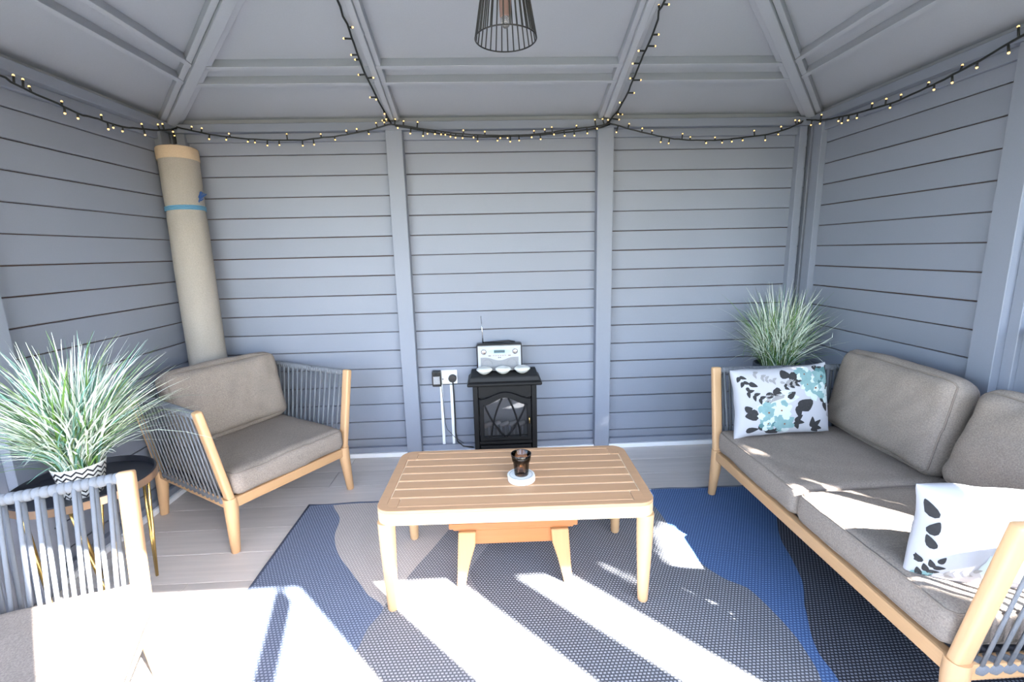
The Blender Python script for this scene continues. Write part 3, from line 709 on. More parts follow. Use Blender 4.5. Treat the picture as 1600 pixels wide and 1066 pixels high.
# ------------------------------------------------------------------ stove
def stove():
    x0, x1 = -.130, .246; xc = (x0+x1)/2; w = x1-x0; hw = w/2; D = .19
    root = empty('electric_stove', (xc, -.025, 0)); tag(root, 'black electric stove with lattice glass door against the back wall', 'stove')
    yf = -D
    B = lambda n, a, b, c, d, e, f, m=IRON, p=root, bev=.003: MB().box(a, b, c, d, e, f).build(n, m, p, bevel=bev)
    # hollow body: back, sides, base, top band
    B('body', -hw+.02, hw-.02, yf+.10, 0, .03, .50)
    B('side_panel', -hw, -hw+.03, yf+.005, 0, .01, .505); B('side_panel', hw-.03, hw, yf+.005, 0, .01, .505)
    B('plinth', -hw-.006, hw+.006, yf-.006, 0, 0, .03)
    B('fascia', -hw+.03, hw-.03, yf+.012, yf+.11, .42, .505); B('cross_rail', -hw+.03, hw-.03, yf+.006, yf+.11, .130, .150)
    # top slab with moulded edge
    mb = MB(); prof = [(.026, .500), (.030, .506), (.030, .516), (.018, .528), (.012, .548), (.008, .556)]
    vs = []; fs = []
    for e, z in prof: vs += [(-hw-e, yf-e, z), (hw+e, yf-e, z), (hw+e, 0, z), (-hw-e, 0, z)]
    for i in range(len(prof)-1):
        for k in range(4): l = (k+1) % 4; fs.append((i*4+k, i*4+l, i*4+4+l, i*4+4+k))
    fs += [(3, 2, 1, 0), tuple(len(prof)*4-4+k for k in range(4))]
    mb.add(vs, fs).build('top_slab', IRON, root, bevel=.0015)
    # door: arched frame, glass, lattice, handle
    dr = empty('door', (0, yf, 0)); dr.parent = root
    xo, xi, zb, zt = hw-.035, hw-.060, .158, .398
    N = 20
    def arch(x, X, zs, rise): return zs+rise*(.5+.5*math.cos(PI*x/X))
    out = [(-xo, zb), (xo, zb)]+[(xo-2*xo*i/N, arch(xo-2*xo*i/N, xo, .415, .042)) for i in range(N+1)]
    inn = [(-xi, zb+.022), (xi, zb+.022)]+[(xi-2*xi*i/N, arch(xi-2*xi*i/N, xi, .378, .045)) for i in range(N+1)]
    n = len(out); mb = MB(); vs = []; fs = []
    for y in (-.008, .012): vs += [(x, y, z) for x, z in out]+[(x, y, z) for x, z in inn]
    for k in range(n):
        l = (k+1) % n; fs += [(k, l, n+l, n+k), (2*n+l, 2*n+k, 3*n+k, 3*n+l), (k, 2*n+k, 2*n+l, l), (n+l, 3*n+l, 3*n+k, n+k)]
    mb.add(vs, fs).build('door_frame', IRON, dr, bevel=.003)
    gm = bpy.data.materials.new('dark_glass'); gm.use_nodes = True; nt = gm.node_tree; nt.nodes.clear()
    o_ = nt.nodes.new('ShaderNodeOutputMaterial'); t_ = nt.nodes.new('ShaderNodeBsdfTransparent'); g_ = nt.nodes.new('ShaderNodeBsdfGlossy'); m_ = nt.nodes.new('ShaderNodeMixShader')
    t_.inputs['Color'].default_value = (.5, .5, .52, 1); g_.inputs['Roughness'].default_value = .03; m_.inputs[0].default_value = .16
    nt.links.new(t_.outputs[0], m_.inputs[1]); nt.links.new(g_.outputs[0], m_.inputs[2]); nt.links.new(m_.outputs[0], o_.inputs['Surface'])
    MB().add([(x, .004, z) for x, z in inn], [tuple(range(n))]).build('glass_pane', gm, dr)
    lat = MB()
    def arc(p0, p1, bow):
        p0, p1 = V((p0[0], -.004, p0[1])), V((p1[0], -.004, p1[1])); d = p1-p0; nr = V((-d.z, 0, d.x)).normalized()
        return [p0+d*i/10+nr*bow*4*(i/10)*(1-i/10) for i in range(11)]
    for s in (-1, 1):
        for a in (arc((s*.018, .420), (s*.086, zb+.022), s*.012), arc((s*.125, .385), (s*.006, zb+.022), s*.012)):
            MB().tube(a, .0052, 6).build('lattice_bar', IRON, dr, smooth=True)
    MB().tube([(xo-.012, -.012, .262), (xo-.012, -.022, .268), (xo-.012, -.022, .298), (xo-.012, -.012, .304)], .0035, 8).build('handle', BRASS, dr, smooth=True)
    # fire bed: grate bars and pale logs
    B('fire_back', -hw+.03, hw-.03, yf+.092, yf+.10, .15, .42, mat('fire_back', srgb(150, 150, 150), .6))
    for k in range(9):
        MB().tube([(-.10+.025*k, yf+.035, .18), (-.10+.025*k, yf+.033, .205), (-.10+.025*k, yf+.037, .232)], [.006, .005, .0065], 8).build('grate_bar', mat('grate_metal', srgb(170, 170, 174), .4) if 'grate_metal' not in MATS else MATS['grate_metal'], root, smooth=True)
    for k in range(5):
        MB().tube([(-.11+.05*k-.02, yf+.06, .225), (-.11+.05*k+.03, yf+.055+.01*(k % 2), .25)], [.016, .014], 9).build('log', mat('pale_log', srgb(190, 184, 178), .8) if 'pale_log' not in MATS else MATS['pale_log'], root, smooth=True)
    # drawer
    d = B('drawer', -hw+.036, hw-.036, yf-.004, yf+.10, .034, .126)
    B('drawer_panel', -hw+.056, hw-.056, yf-.009, yf, .050, .110, IRON, d, .004)
    MB().lathe([(0, 0), (.004, 0), (.0045, .006), (.0085, .010), (.008, .016), (0, .018)], 14).build('knob', BRASS, d, smooth=True).matrix_local = Matrix.Translation((0, yf-.009, .086)) @ Matrix.Rotation(PI/2, 4, 'X')
stove()
# radio on the stove
def radio():
    root = empty('radio', (.034, -.085, .557), math.radians(0)); tag(root, 'silver-fronted black portable radio with aerial standing on the stove', 'radio')
    MB().box(-.137, .137, -.022, .045, 0, .168).build('case', BLACK, root, bevel=.012, seg=3)
    SIL = mat('silver_plastic', srgb(178, 181, 187), .45); GRL = mat('speaker_mesh', srgb(150, 152, 158), .5, fine=.35, fscale=500)
    MB().box(-.130, .130, -.030, -.020, .004, .158).build('front_panel', SIL, root, bevel=.006, seg=2)
    N = 14; hb = lambda x: .088-.020*(.5+.5*math.cos(PI*min(1, abs(x)/.085)))
    pr = [(-.114, .008), (.114, .008)]+[(.114-.228*i/N, hb(.114-.228*i/N)) for i in range(N+1)]
    gr = MB().prism(pr, 1, -.0325, -.029).build('speaker_grille', GRL, root)
    for s in (-1, 1):
        MB().tube([(s*.073+.030*math.cos(a*PI/12), -.033, .045+.030*math.sin(a*PI/12)) for a in range(24)], .0015, 6, closed=True).build('speaker_ring', GRL, root, smooth=True)
        k = MB().lathe([(0, 0), (.0125, 0), (.0115, .008), (.008, .009), (0, .009)], 18).build('dial', STEEL, root, smooth=True, angle=40)
        k.matrix_local = Matrix.Translation((s*.094, -.030, .122)) @ Matrix.Rotation(PI/2, 4, 'X')
        MB().tube([(s*.094+.0145*math.cos(a*PI/10), -.0305, .122+.0145*math.sin(a*PI/10)) for a in range(20)], .0013, 6, closed=True).build('dial_ring', BLACK, root)
        MB().box(-.008, .008, -.0325, -.029, -.003, .003).build('button', STEEL, root, bevel=.001).location = (s*.06, 0, .098)
    ov = [(.070*math.cos(a*PI/14), .124+.0145*math.sin(a*PI/14)) for a in range(28)]
    MB().prism(ov, 1, -.0318, -.029).build('display_surround', mat('pale_blue_plastic', srgb(170, 205, 222), .3), root)
    MB().box(-.033, .033, -.0335, -.031, -.0085, .0085).build('display', mat('lcd', srgb(72, 92, 100), .2), root, bevel=.0006).location = (0, 0, .124)
    for k in range(6): MB().box(-.0036, .0036, -.0325, -.029, -.0018, .0018).build('button', mat('button_grey', srgb(150, 120, 120), .4) if 'button_grey' not in MATS else MATS['button_grey'], root).location = (-.035+.014*k, 0, .0975-.002*abs(k-2.5)*-.4)
    for k in range(2): MB().box(-.0035, .0035, -.0325, -.029, -.002, .002).build('button', BLACK, root).location = (-.005+.010*k, 0, .0865)
    MB().tube([(-.098, .03, .168), (.06, .03, .176), (.098, .03, .168)], .005, 8).build('carry_handle', BLACK, root, smooth=True)
    MB().tube([(-.097, .012, .165), (-.100, .014, .24), (-.104, .016, .335)], [.003, .0024, .0018], 8).build('aerial', STEEL, root, smooth=True)
radio()
WB = mat('glazed_stone', srgb(222, 224, 218), .35, vary=.06, scale=(25, 25, 25))
for k, (x, lb) in enumerate(((-.058, 'white rounded dish at the left end of the stove top'), (.053, 'white rounded dish in the middle of the stove top'), (.166, 'white rounded dish at the right end of the stove top'))):
    o = MB().lathe([(0, 0), (.016, 0), (.030, .008), (.043, .021), (.0480, .027), (.0465, .032), (.038, .039), (.022, .043), (.018, .041), (0, .040)], 28).build('pebble_dish', WB, smooth=True)
    o.location = (x, -.165, .5565); tag(o, lb, 'dish', 'dishes along the stove top')
    MB().tube([(.019*math.cos(a*PI/10), .012*math.sin(a*PI/10), .040) for a in range(20)], .0018, 6, closed=True).build('rim', WHITE, o, smooth=True)

# ------------------------------------------------------------------ socket, plugs, trunking, cables on the back wall
def socket():
    root = empty('double_socket', (-.300, -.001, .505)); tag(root, 'white double wall socket between post and stove', 'socket')
    MB().box(-.067, .067, -.012, 0, -.044, .044).build('faceplate', WHITE, root, bevel=.004, seg=2)
    for s in (-1, 1):
        MB().box(-.006, .006, -.016, -.010, -.009, .009).build('switch', WHITE, root, bevel=.002).location = (s*.012, 0, .026)
        for p in ((0, .008), (-.011, -.012), (.011, -.012)):
            MB().box(-.003, .003, -.0125, -.011, -.004, .004).build('pin_hole', BLACK, root).location = (s*.034+p[0], 0, p[1])
socket()
for x, z1, lb in ((-.336, .46, 'white vertical cable trunking below the black adapter'), (-.273, .455, 'white vertical cable trunking beside the black stove cable')):
    t = MB().box(-.009, .009, -.012, 0, 0, z1-.036).build('cable_trunking', WHITE, bevel=.0015); t.location = (x, -.001, .036); tag(t, lb, 'trunking', 'white trunking below the socket')
    MB().box(-.0075, .0075, -.0135, -.011, 0, z1-.037).build('snap_cover', WHITE, t, bevel=.0005)
t = MB().box(-.028, .028, -.045, 0, -.052, .046).build('power_adapter', BLACK, bevel=.008, seg=2); t.location = (-.357, -.0135, .508); tag(t, 'square black power adapter plugged in the left socket', 'adapter')
MB().box(-.02, .02, -.0465, -.0445, -.034, .016).build('rating_plate', mat('grey_label', srgb(170, 172, 176), .4, vary=.4, scale=(150, 150, 150)), t)
for q in range(3): MB().tube([(-.012+.012*q+.010*math.cos(a*PI/8), -.049, .030+.014*math.sin(a*PI/8)) for a in range(16)], .0016, 6, closed=True).build('wire_loop', CABLE, t, smooth=True)
MB().tube([(.02, -.03, -.05), (.024, -.012, -.06), (.026, -.004, -.10), (.034, -.004, -.30), (.045, -.004, -.345), (.09, -.002, -.40), (.15, .003, -.45), (.205, .004, -.462)], .0016, 6).build('lead', CABLE, t, smooth=True)
t = MB().lathe([(0, 0), (.022, 0), (.025, .004), (.0255, .022), (.022, .030), (0, .031)], 22).build('plug', BLACK, smooth=True, angle=45)
t.matrix_world = Matrix.Translation((-.262, -.0135, .500)) @ Matrix.Rotation(PI/2, 4, 'X'); tag(t, 'round black plug in the right socket feeding the stove', 'plug')
MB().tube([(0, -.020, .012), (.002, -.05, .010), (.003, -.12, .006), (.004, -.25, .004), (.003, -.36, .004), (.012, -.42, .008), (.05, -.452, .014), (.115, -.462, .016)], .0044, 8).build('stove_cable', CABLE, t, smooth=True)

# ------------------------------------------------------------------ rolled carpet leaning in the corner
def carpet_roll():
    p0, p1 = V((-1.590, -.245, .0)), V((-1.668, -.116, 1.845)); d = (p1-p0).normalized(); R = .094; p0 = p0+V((0, 0, .02))
    L = (p1-p0).length
    root = empty('carpet_roll'); M = axes(root, d.orthogonal(), d.cross(d.orthogonal()), p0)
    tag(root, 'tall rolled carpet tied with blue twine leaning in the corner', 'carpet roll')
    prof = []
    nz, ns = 40, 40; mb = MB(); vs = []; fs = []
    for i in range(nz+1):
        z = L*i/nz
        for k in range(ns):
            a = 2*PI*k/ns; r = R*(1+.03*noise.noise(V((math.cos(a)*1.5, math.sin(a)*1.5, z*2.2)))+.012*noise.noise(V((math.cos(a)*4, math.sin(a)*4, z*6)))-.05*math.exp(-((z-L*.83)/.02)**2))
            vs.append((r*math.cos(a), r*math.sin(a), z))
    for i in range(nz):
        for k in range(ns): l = (k+1) % ns; fs.append((i*ns+k, i*ns+l, (i+1)*ns+l, (i+1)*ns+k))
    fs.append(tuple(range(ns-1, -1, -1)))
    mb.add(vs, fs).build('roll', ROLLF, root, smooth=True)
    # spiral end
    sp = MB(); pts = [(V((math.cos(t*.35), math.sin(t*.35), 0))*(R*.98-t*.00085)) for t in range(0, 95)]
    vs = []; fs = []
    for p in pts: vs += [(p.x, p.y, L-.10), (p.x, p.y, L)]
    for i in range(len(pts)-1): fs.append((2*i, 2*i+2, 2*i+3, 2*i+1))
    sp.add(vs, fs).build('carpet_layers', mat('carpet_pile_dark', srgb(74, 70, 68), .95), root, smooth=True)
    MB().lathe([(0, L-.06), (R*.97, L-.06)], 40).build('roll_core', MATS['carpet_pile_dark'], root)
    MB().lathe([(R*1.035, L-.062), (R*1.05, L-.055), (R*1.05, L-.003), (R*1.03, L+.002), (R*.96, L), (R*.96, L-.02)], 40, caps=False).build('edge_band', ROLLE, root, smooth=True)
    TW = mat('blue_twine', srgb(88, 140, 172), .7)
    for q in range(3):
        MB().tube([(R*.985*math.cos(a*PI/20), R*.985*math.sin(a*PI/20), L*.83-.008+.008*q+.004*math.sin(a*PI/20+1)) for a in range(40)], .0042, 6, closed=True).build('twine', TW, root, smooth=True)
    kn = Matrix(root.matrix_world).inverted() @ (p0+d*L*.86+V((.098, -.02, 0)))
    for q in range(7):
        a = V((random.uniform(-.01, .01), random.uniform(-.01, .01), random.uniform(-.015, .015)))
        w = (root.matrix_world.to_3x3().inverted() @ V((.012+.02*random.random(), random.uniform(-.02, 0), random.uniform(-.005, .05))))
        MB().tube([kn+a*.3-w*.6, kn+a, kn+a*1.2+w], .003, 6).build('twine_tail', mat('dark_blue_twine', srgb(36, 78, 140), .7) if 'dark_blue_twine' not in MATS else MATS['dark_blue_twine'], root, smooth=True)
carpet_roll()

# ------------------------------------------------------------------ side table and grasses
def side_table():
    root = empty('side_table', (-1.505, -1.205, 0)); tag(root, 'round black tray side table with thin brass legs between the armchairs', 'side table')
    MB().lathe([(0, .455), (.205, .455), (.210, .459), (.210, .485), (.2065, .487), (.204, .485), (.203, .465), (0, .463)], 48).build('tray', mat('black_tray', srgb(44, 46, 54), .35), root, smooth=True, angle=40)
    MB().lathe([(.2085, .456), (.2118, .456), (.2118, .483), (.2085, .483)], 48, caps=False).build('rim_band', COPPER, root, smooth=True, angle=30)
    for k in range(4):
        a = PI/4+PI/2*k; c, s = math.cos(a), math.sin(a)
        for b in (-1, 1):
            t = V((c*.17-s*.06*b, s*.17+c*.06*b, .455)); f = V((c*.15, s*.15, .004))
            MB().tube([t, f], .0055, 8).build('leg', BRASS, root, smooth=True)
side_table()
def grass(mb, n, H, spread, r0, seed, z0, mats_w, wid=.0052, lim=None, droop=.5):
    rnd = random.Random(seed)
    for i in range(n):
        a = rnd.uniform(0, 2*PI); q = math.sqrt(rnd.random())
        lean = rnd.random()**1.3*rnd.uniform(.3, 1.0)+.1*q; h = H*(rnd.uniform(.35, .8) if rnd.random() < .6 else rnd.uniform(.7, 1.12))*(1-.28*lean)
        base = V((math.cos(a)*r0*q, math.sin(a)*r0*q, z0)); b = a+rnd.gauss(0, .55); out = V((math.cos(b), math.sin(b), 0))
        L = spread*lean*(.4+.6*h/H)*1.25; dr = droop*rnd.uniform(.0, 1.4)*lean
        if rnd.random() < .10: dr *= 2.2; L *= 1.25
        cross = out.cross(V((0, 0, 1))); bend = rnd.gauss(0, .085)
        th = rnd.uniform(0, PI); side = (cross*math.cos(th)+out*.6*math.sin(th)).normalized()
        w = wid*rnd.uniform(.5, 1.25); k = rnd.choices(range(len(mats_w)), mats_w)[0]; tipk = 3 if (mats_w[3] > .2 and rnd.random() < .42) else k  # pale tips on some blades, partly their bright exposure put into colour
        N = 7; vs = []; fs = []
        for j in range(N+1):
            t = j/N; p = base+out*(L*(.35*t+.65*t**2))+cross*(bend*t*t)+V((0, 0, h*(t-dr*t**3)))
            if lim: p = V((min(max(p.x, lim[0]), lim[1]), min(p.y, lim[2]), p.z))
            ww = w*(.55+.9*t-1.45*t**2.6)*.9+.0003
            vs += [p-side*ww, p+side*ww]
        for half, kk in (((0, 3), k), ((3, N), tipk)):
            m0 = half[0]
            mb.add(vs[2*half[0]:2*half[1]+2], [(2*j, 2*j+1, 2*j+3, 2*j+2) for j in range(half[1]-half[0])], kk)
BL = [GREEN1, GREEN2, TEALB, PALE, OLIVE]
def plant_left():
    z = .464; root = empty('potted_grass', (-1.462, -1.262, z)); tag(root, 'bushy pale green ornamental grass in a zigzag pot on the side table', 'potted plant')
    prof = [(0, 0), (.052, 0), (.055, .004), (.072, .098), (.075, .112), (.073, .114), (.069, .111), (.066, .095), (0, .095)]
    MB().lathe(prof, 40).build('pot', mat('white_pot', srgb(226, 226, 222), .5), root, smooth=True, angle=50)
    BP = mat('black_zigzag', srgb(34, 34, 38), .6)
    def rad(zz): return .055+(.0765-.055)*(zz/.112)+.0008
    NZ = 16
    pot = root.children[0]
    for row in range(6):
        mb = MB(); zc = .012+.0175*row; am = .0062; th = .0034
        vs = []; fs = []
        for i in range(2*NZ):
            a = 2*PI*i/(2*NZ); zo = zc+(am if i % 2 else -am)
            for dz in (-th, th): zq = min(zo+dz, .112); vs.append((rad(zq)*math.cos(a), rad(zq)*math.sin(a), zq))
        for i in range(2*NZ): j = (i+1) % (2*NZ); fs.append((2*i, 2*j, 2*j+1, 2*i+1))
        mb.add(vs, fs).build('zigzag_band', BP, pot)
    mb = MB(); grass(mb, 1300, .46, .40, .055, 5, .09, (.28, .14, .22, .27, .09), .0035, (-.26, .6, .6), .45)
    f = mb.build('blades', BL, root); tag(f, kind='stuff')
plant_left()
def plant_right():
    root = empty('potted_grass', (1.625, -.315, 0)); tag(root, 'dark green ornamental grass in a tall dark pot behind the sofa arm', 'potted plant')
    MB().lathe([(0, 0), (.085, 0), (.09, .006), (.125, .57), (.125, .60), (.118, .602), (.113, .58), (0, .575)], 36).build('pot', mat('dark_slate_pot', srgb(50, 56, 68), .6), root, smooth=True, angle=50)
    mb = MB(); grass(mb, 1000, .47, .34, .075, 12, .57, (.22, .12, .14, .21, .31), .0027, (-.5, .255, .27), .6)
    f = mb.build('blades', BL, root); tag(f, kind='stuff')
plant_right()

# ------------------------------------------------------------------ pendant lamp
def lamp():
    cx, cy, zb, R = .066, -1.30, 1.897, .0925
    root = empty('pendant_lamp', (cx, cy, zb)); tag(root, 'black wire cage pendant lamp hanging from the roof', 'lamp')
    H = .26; Rt = .045
    MB().tube([(R*math.cos(a*PI/24), R*math.sin(a*PI/24), 0) for a in range(48)], .0022, 8, closed=True).build('bottom_ring', BLACK, root, smooth=True)
    MB().tube([(Rt*math.cos(a*PI/18), Rt*math.sin(a*PI/18), H) for a in range(36)], .0022, 8, closed=True).build('top_ring', BLACK, root, smooth=True)
    for k in range(30):
        a = 2*PI*k/30; c, s = math.cos(a), math.sin(a)
        MB().tube([(R*c, R*s, 0), (Rt*c, Rt*s, H)], .0021, 6).build('wire', BLACK, root, smooth=True)
    MB().lathe([(Rt, H), (.03, H+.02), (.012, H+.05), (0, H+.05)], 24, caps=False).build('cap', BLACK, root, smooth=True)
    zt = ZR+TR*1.30-zb
    MB().tube([(0, 0, H+.04), (0, 0, zt+.06)], .003, 8).build('cord', BLACK, root, smooth=True)
    h = MB().lathe([(0, H+.01), (.018, H+.01), (.018, .09), (.0165, .06), (.014, .058), (0, .058)], 20).build('lamp_holder', mat('copper_holder', srgb(150, 120, 112), .4, vary=.1), root, smooth=True, angle=40)
    gm = mat('clear_bulb', srgb(225, 225, 228), .08); gm.node_tree.nodes['Principled BSDF'].inputs['Transmission Weight'].default_value = .8
    MB().lathe([(0, .060), (.013, .060), (.0145, .048), (.012, .036), (.006, .030), (0, .0285)], 18).build('bulb', gm, root, smooth=True)
lamp()

# ------------------------------------------------------------------ fairy lights (points measured in the room)
WALLC=[(-1.686,-1.005,1.91),(-1.686,-0.987,1.91),(-1.686,-0.97,1.901),(-1.686,-0.929,1.896),(-1.686,-0.879,1.888),(-1.686,-0.792,1.882),(-1.686,-0.741,1.875),(-1.686,-0.679,1.869),(-1.686,-0.6,1.876),(-1.686,-0.542,1.874),(-1.686,-0.496,1.875),(-1.686,-0.452,1.878),(-1.685,-0.339,1.899),(-1.685,-0.228,1.919),(-1.686,-0.111,1.95),(-1.686,-0.054,1.975),(-1.67,-0.085,1.969),(-1.618,-0.085,1.957),(-1.559,-0.085,1.942),(-1.5,-0.085,1.93),(-1.405,-0.085,1.914),(-1.307,-0.085,1.905),(-1.2,-0.085,1.896),(-1.086,-0.085,1.896),(-1.007,-0.085,1.895),(-0.896,-0.085,1.906),(-0.837,-0.085,1.909),(-0.716,-0.085,1.929),(-0.605,-0.085,1.951),(-0.54,-0.085,1.967),(-0.522,-0.085,1.97),(-0.504,-0.085,1.967),(-0.436,-0.085,1.957),(-0.358,-0.085,1.944),(-0.28,-0.085,1.932),(-0.181,-0.085,1.919),(-0.082,-0.085,1.91),(0.018,-0.085,1.905),(0.14,-0.085,1.904),(0.241,-0.085,1.906),(0.342,-0.085,1.915),(0.443,-0.085,1.928),(0.545,-0.085,1.938),(0.646,-0.085,1.951),(0.692,-0.085,1.965),(0.692,-0.085,1.96),(0.748,-0.085,1.945),(0.8,-0.085,1.93),(0.872,-0.085,1.912),(0.934,-0.085,1.897),(0.997,-0.085,1.885),(1.059,-0.085,1.874),(1.164,-0.085,1.865),(1.268,-0.085,1.862),(1.372,-0.085,1.867),(1.477,-0.085,1.877),(1.603,-0.085,1.891),(1.665,-0.085,1.905),(1.726,-0.085,1.924),(1.792,-0.085,1.95),(1.839,-0.036,1.978),(1.839,-0.162,1.943),(1.839,-0.262,1.924),(1.839,-0.392,1.907),(1.839,-0.542,1.895),(1.839,-0.664,1.887),(1.839,-0.797,1.897),(1.839,-0.899,1.905),(1.839,-0.97,1.917),(1.839,-1.036,1.924),(1.839,-1.102,1.939),(1.839,-1.147,1.949),(1.839,-1.175,1.954)]
MIDC=[(-0.504,-0.085,1.967),(-0.436,-0.085,1.957),(-0.358,-0.085,1.944),(-0.28,-0.085,1.932),(-0.181,-0.085,1.919),(-0.082,-0.085,1.91),(0.018,-0.085,1.905),(0.14,-0.085,1.904),(0.241,-0.085,1.906),(0.342,-0.085,1.915),(0.443,-0.085,1.928),(0.545,-0.085,1.938),(0.646,-0.085,1.951),(0.692,-0.085,1.965)]
WALLB=[(-1.686,-0.955,1.927),(-1.686,-0.921,1.925),(-1.686,-0.898,1.882),(-1.686,-0.771,1.894),(-1.686,-0.766,1.854),(-1.686,-0.706,1.851),(-1.686,-0.579,1.895),(-1.686,-0.551,1.847),(-1.686,-0.52,1.861),(-1.685,-0.461,1.876),(-1.686,-0.331,1.921),(-1.686,-0.319,1.877),(-1.686,-0.211,1.949),(-1.686,-0.174,1.961),(-1.686,-0.095,1.958),(-1.686,-0.09,1.927),(-1.592,-0.085,1.968),(-1.54,-0.085,1.96),(-1.508,-0.085,1.908),(-1.416,-0.085,1.913),(-1.393,-0.085,1.92),(-1.296,-0.085,1.912),(-1.267,-0.085,1.887),(-1.202,-0.085,1.871),(-1.137,-0.085,1.872),(-1.092,-0.085,1.925),(-1.012,-0.085,1.867),(-0.95,-0.085,1.872),(-0.909,-0.085,1.922),(-0.834,-0.085,1.895),(-0.762,-0.085,1.91),(-0.716,-0.085,1.935),(-0.649,-0.085,1.923),(-0.605,-0.085,1.975),(-0.56,-0.085,1.977),(-0.5,-0.085,1.993),(-0.484,-0.085,1.974),(-0.455,-0.085,1.983),(-0.379,-0.085,1.977),(-0.422,-0.085,1.922),(-0.353,-0.085,1.909),(-0.328,-0.085,1.92),(-0.287,-0.085,1.918),(-0.25,-0.085,1.937),(-0.232,-0.085,1.921),(-0.202,-0.085,1.903),(-0.174,-0.085,1.898),(-0.127,-0.085,1.92),(-0.135,-0.085,1.895),(-0.074,-0.085,1.902),(-0.053,-0.085,1.877),(-0.01,-0.085,1.909),(0.058,-0.085,1.879),(0.074,-0.085,1.904),(0.118,-0.085,1.915),(0.129,-0.085,1.873),(0.179,-0.085,1.878),(0.244,-0.085,1.911),(0.263,-0.085,1.924),(0.3,-0.085,1.883),(0.325,-0.085,1.923),(0.363,-0.085,1.942),(0.379,-0.085,1.914),(0.435,-0.085,1.9),(0.49,-0.085,1.9),(0.502,-0.085,1.948),(0.563,-0.085,1.911),(0.618,-0.085,1.949),(0.606,-0.085,1.978),(0.649,-0.085,1.981),(0.674,-0.085,1.959),(0.728,-0.085,1.914),(0.799,-0.085,1.954),(0.875,-0.085,1.923),(0.932,-0.085,1.916),(0.983,-0.085,1.859),(1.029,-0.085,1.852),(1.107,-0.085,1.898),(1.152,-0.085,1.88),(1.239,-0.085,1.862),(1.295,-0.085,1.876),(1.338,-0.085,1.851),(1.391,-0.085,1.88),(1.452,-0.085,1.882),(1.521,-0.085,1.909),(1.589,-0.085,1.861),(1.66,-0.085,1.9),(1.676,-0.085,1.929),(1.756,-0.085,1.962),(1.768,-0.085,1.95),(1.839,-0.102,1.935),(1.839,-0.183,1.964),(1.839,-0.182,1.933),(1.839,-0.327,1.927),(1.839,-0.345,1.883),(1.839,-0.388,1.886),(1.839,-0.447,1.881),(1.839,-0.536,1.919),(1.839,-0.617,1.915),(1.839,-0.644,1.873),(1.839,-0.698,1.885),(1.839,-0.823,1.893),(1.839,-0.857,1.881),(1.839,-0.934,1.882),(1.839,-0.96,1.926),(1.839,-1.024,1.92),(1.839,-1.133,1.913),(1.839,-1.152,1.986)]
LRC=[(-0.556,-0.823,2.23),(-0.555,-0.794,2.22),(-0.559,-0.753,2.206),(-0.554,-0.713,2.193),(-0.557,-0.645,2.169),(-0.56,-0.582,2.148),(-0.561,-0.523,2.128),(-0.562,-0.459,2.106),(-0.557,-0.4,2.086),(-0.55,-0.32,2.059),(-0.548,-0.253,2.036),(-0.539,-0.181,2.012),(-0.532,-0.127,1.993),(-0.524,-0.071,1.974)]
LRB=[(-0.539,-0.699,2.188),(-0.59,-0.644,2.169),(-0.587,-0.556,2.139),(-0.578,-0.529,2.13),(-0.591,-0.437,2.099),(-0.531,-0.419,2.092),(-0.544,-0.299,2.052),(-0.58,-0.284,2.047),(-0.546,-0.187,2.013),(-0.524,-0.146,2.0),(-0.564,-0.103,1.985),(-0.541,-0.103,1.985)]
RRC=[(0.718,-0.82,2.229),(0.716,-0.793,2.22),(0.712,-0.772,2.212),(0.724,-0.732,2.199),(0.727,-0.676,2.18),(0.728,-0.61,2.157),(0.725,-0.543,2.135),(0.726,-0.471,2.11),(0.726,-0.369,2.075),(0.727,-0.297,2.051),(0.721,-0.23,2.028),(0.714,-0.163,2.005),(0.7,-0.118,1.99),(0.688,-0.061,1.971)]
RRB=[(0.74,-0.8,2.222),(0.709,-0.777,2.214),(0.752,-0.656,2.173),(0.76,-0.594,2.152),(0.697,-0.569,2.143),(0.694,-0.493,2.118),(0.763,-0.387,2.082),(0.711,-0.399,2.086),(0.758,-0.298,2.051),(0.708,-0.225,2.027),(0.715,-0.163,2.005),(0.745,-0.13,1.994),(0.739,-0.087,1.979)]
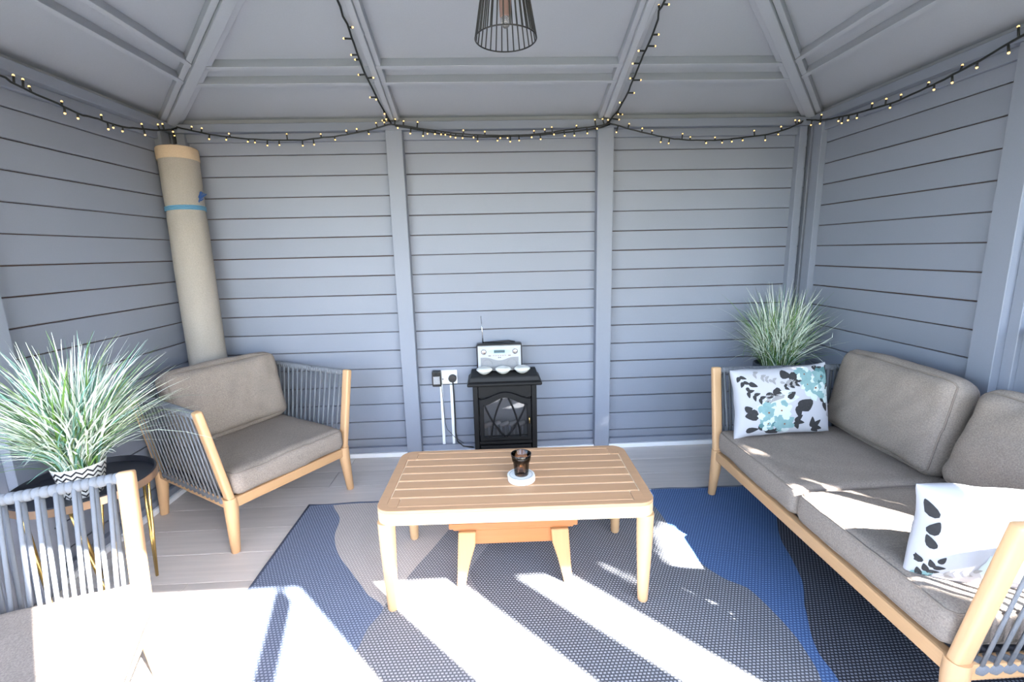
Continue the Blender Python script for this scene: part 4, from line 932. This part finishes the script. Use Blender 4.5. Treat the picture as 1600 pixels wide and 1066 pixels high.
def nearest(path, p):
    best = None
    for a, b in zip(path, path[1:]):
        d = b-a; t = max(0, min(1, (p-a).dot(d)/max(d.length_squared, 1e-9))); q = a+d*t
        if best is None or (p-q).length < best[0]: best = ((p-q).length, q)
    return best[1]
TIP = MB().lathe([(0, -.001), (.0033, -.001), (.0041, .002), (.0036, .0058), (.0018, .0075), (0, .008)], 8).mesh('bulb', LED, True)
def string_light(label, cab, bulbs, extra=None, size=1):
    root = empty('string_light', cab[0]); tag(root, label, 'string lights', 'warm white string lights'); o = V(cab[0])
    path = [V(p) for p in cab]
    def cable(pts):
        fine = []
        for a, b in zip(pts, pts[1:]):
            n = max(1, int((b-a).length/.025))
            for i in range(n):
                q = a+(b-a)*i/n; fine.append(q-o+V((noise.noise(q*30), noise.noise(q*30+V((9, 0, 0))), noise.noise(q*30+V((0, 9, 0)))))*.0022)
        fine.append(pts[-1]-o)
        MB().tube(fine, .0043*size, 6).build('cable', CABLE, root, smooth=True)
    cable(path)
    if extra: cable([V(p) for p in extra])
    allp = path
    for b in bulbs:
        b = V(b); q = nearest(allp, b)
        d = b-q
        if d.length < .012: d = V((random.uniform(-.3, .3), -.6 if abs(b.y+.085) < .01 else 0, random.choice((-1, 1)))).normalized()*.018
        elif d.length > .05: q = b-d.normalized()*.045; d = b-q
        n = d.normalized(); h = MB().tube([q-o, q-o+d*.5, b-o-n*.002 if False else q+d-o-n*.001], [.0039*size, .0039*size, .0041*size], 7).build('bulb_holder', CABLE, root, smooth=True)
        t = link('bulb', TIP, h); t.matrix_local = Matrix.Translation(q+d-o-n*.002) @ n.to_track_quat('Z', 'Y').to_matrix().to_4x4()
string_light('fairy light string swagged along the top of the three walls', [(-1.686, -1.9, 1.93), (-1.686, -1.5, 1.915)]+WALLC+[(1.839, -1.6, 2.0-.06)], WALLB, [(x, y+.004, z-.008+.004*math.sin(x*9)) for x, y, z in MIDC])
string_light('fairy light string climbing the roof rafter above the left post', [(-.556, -1.22, 2.365), (-.558, -1.0, 2.290)]+LRC, LRB)
string_light('fairy light string climbing the roof rafter above the right post', [(.715, -1.22, 2.365), (.722, -1.0, 2.290)]+RRC, RRB)
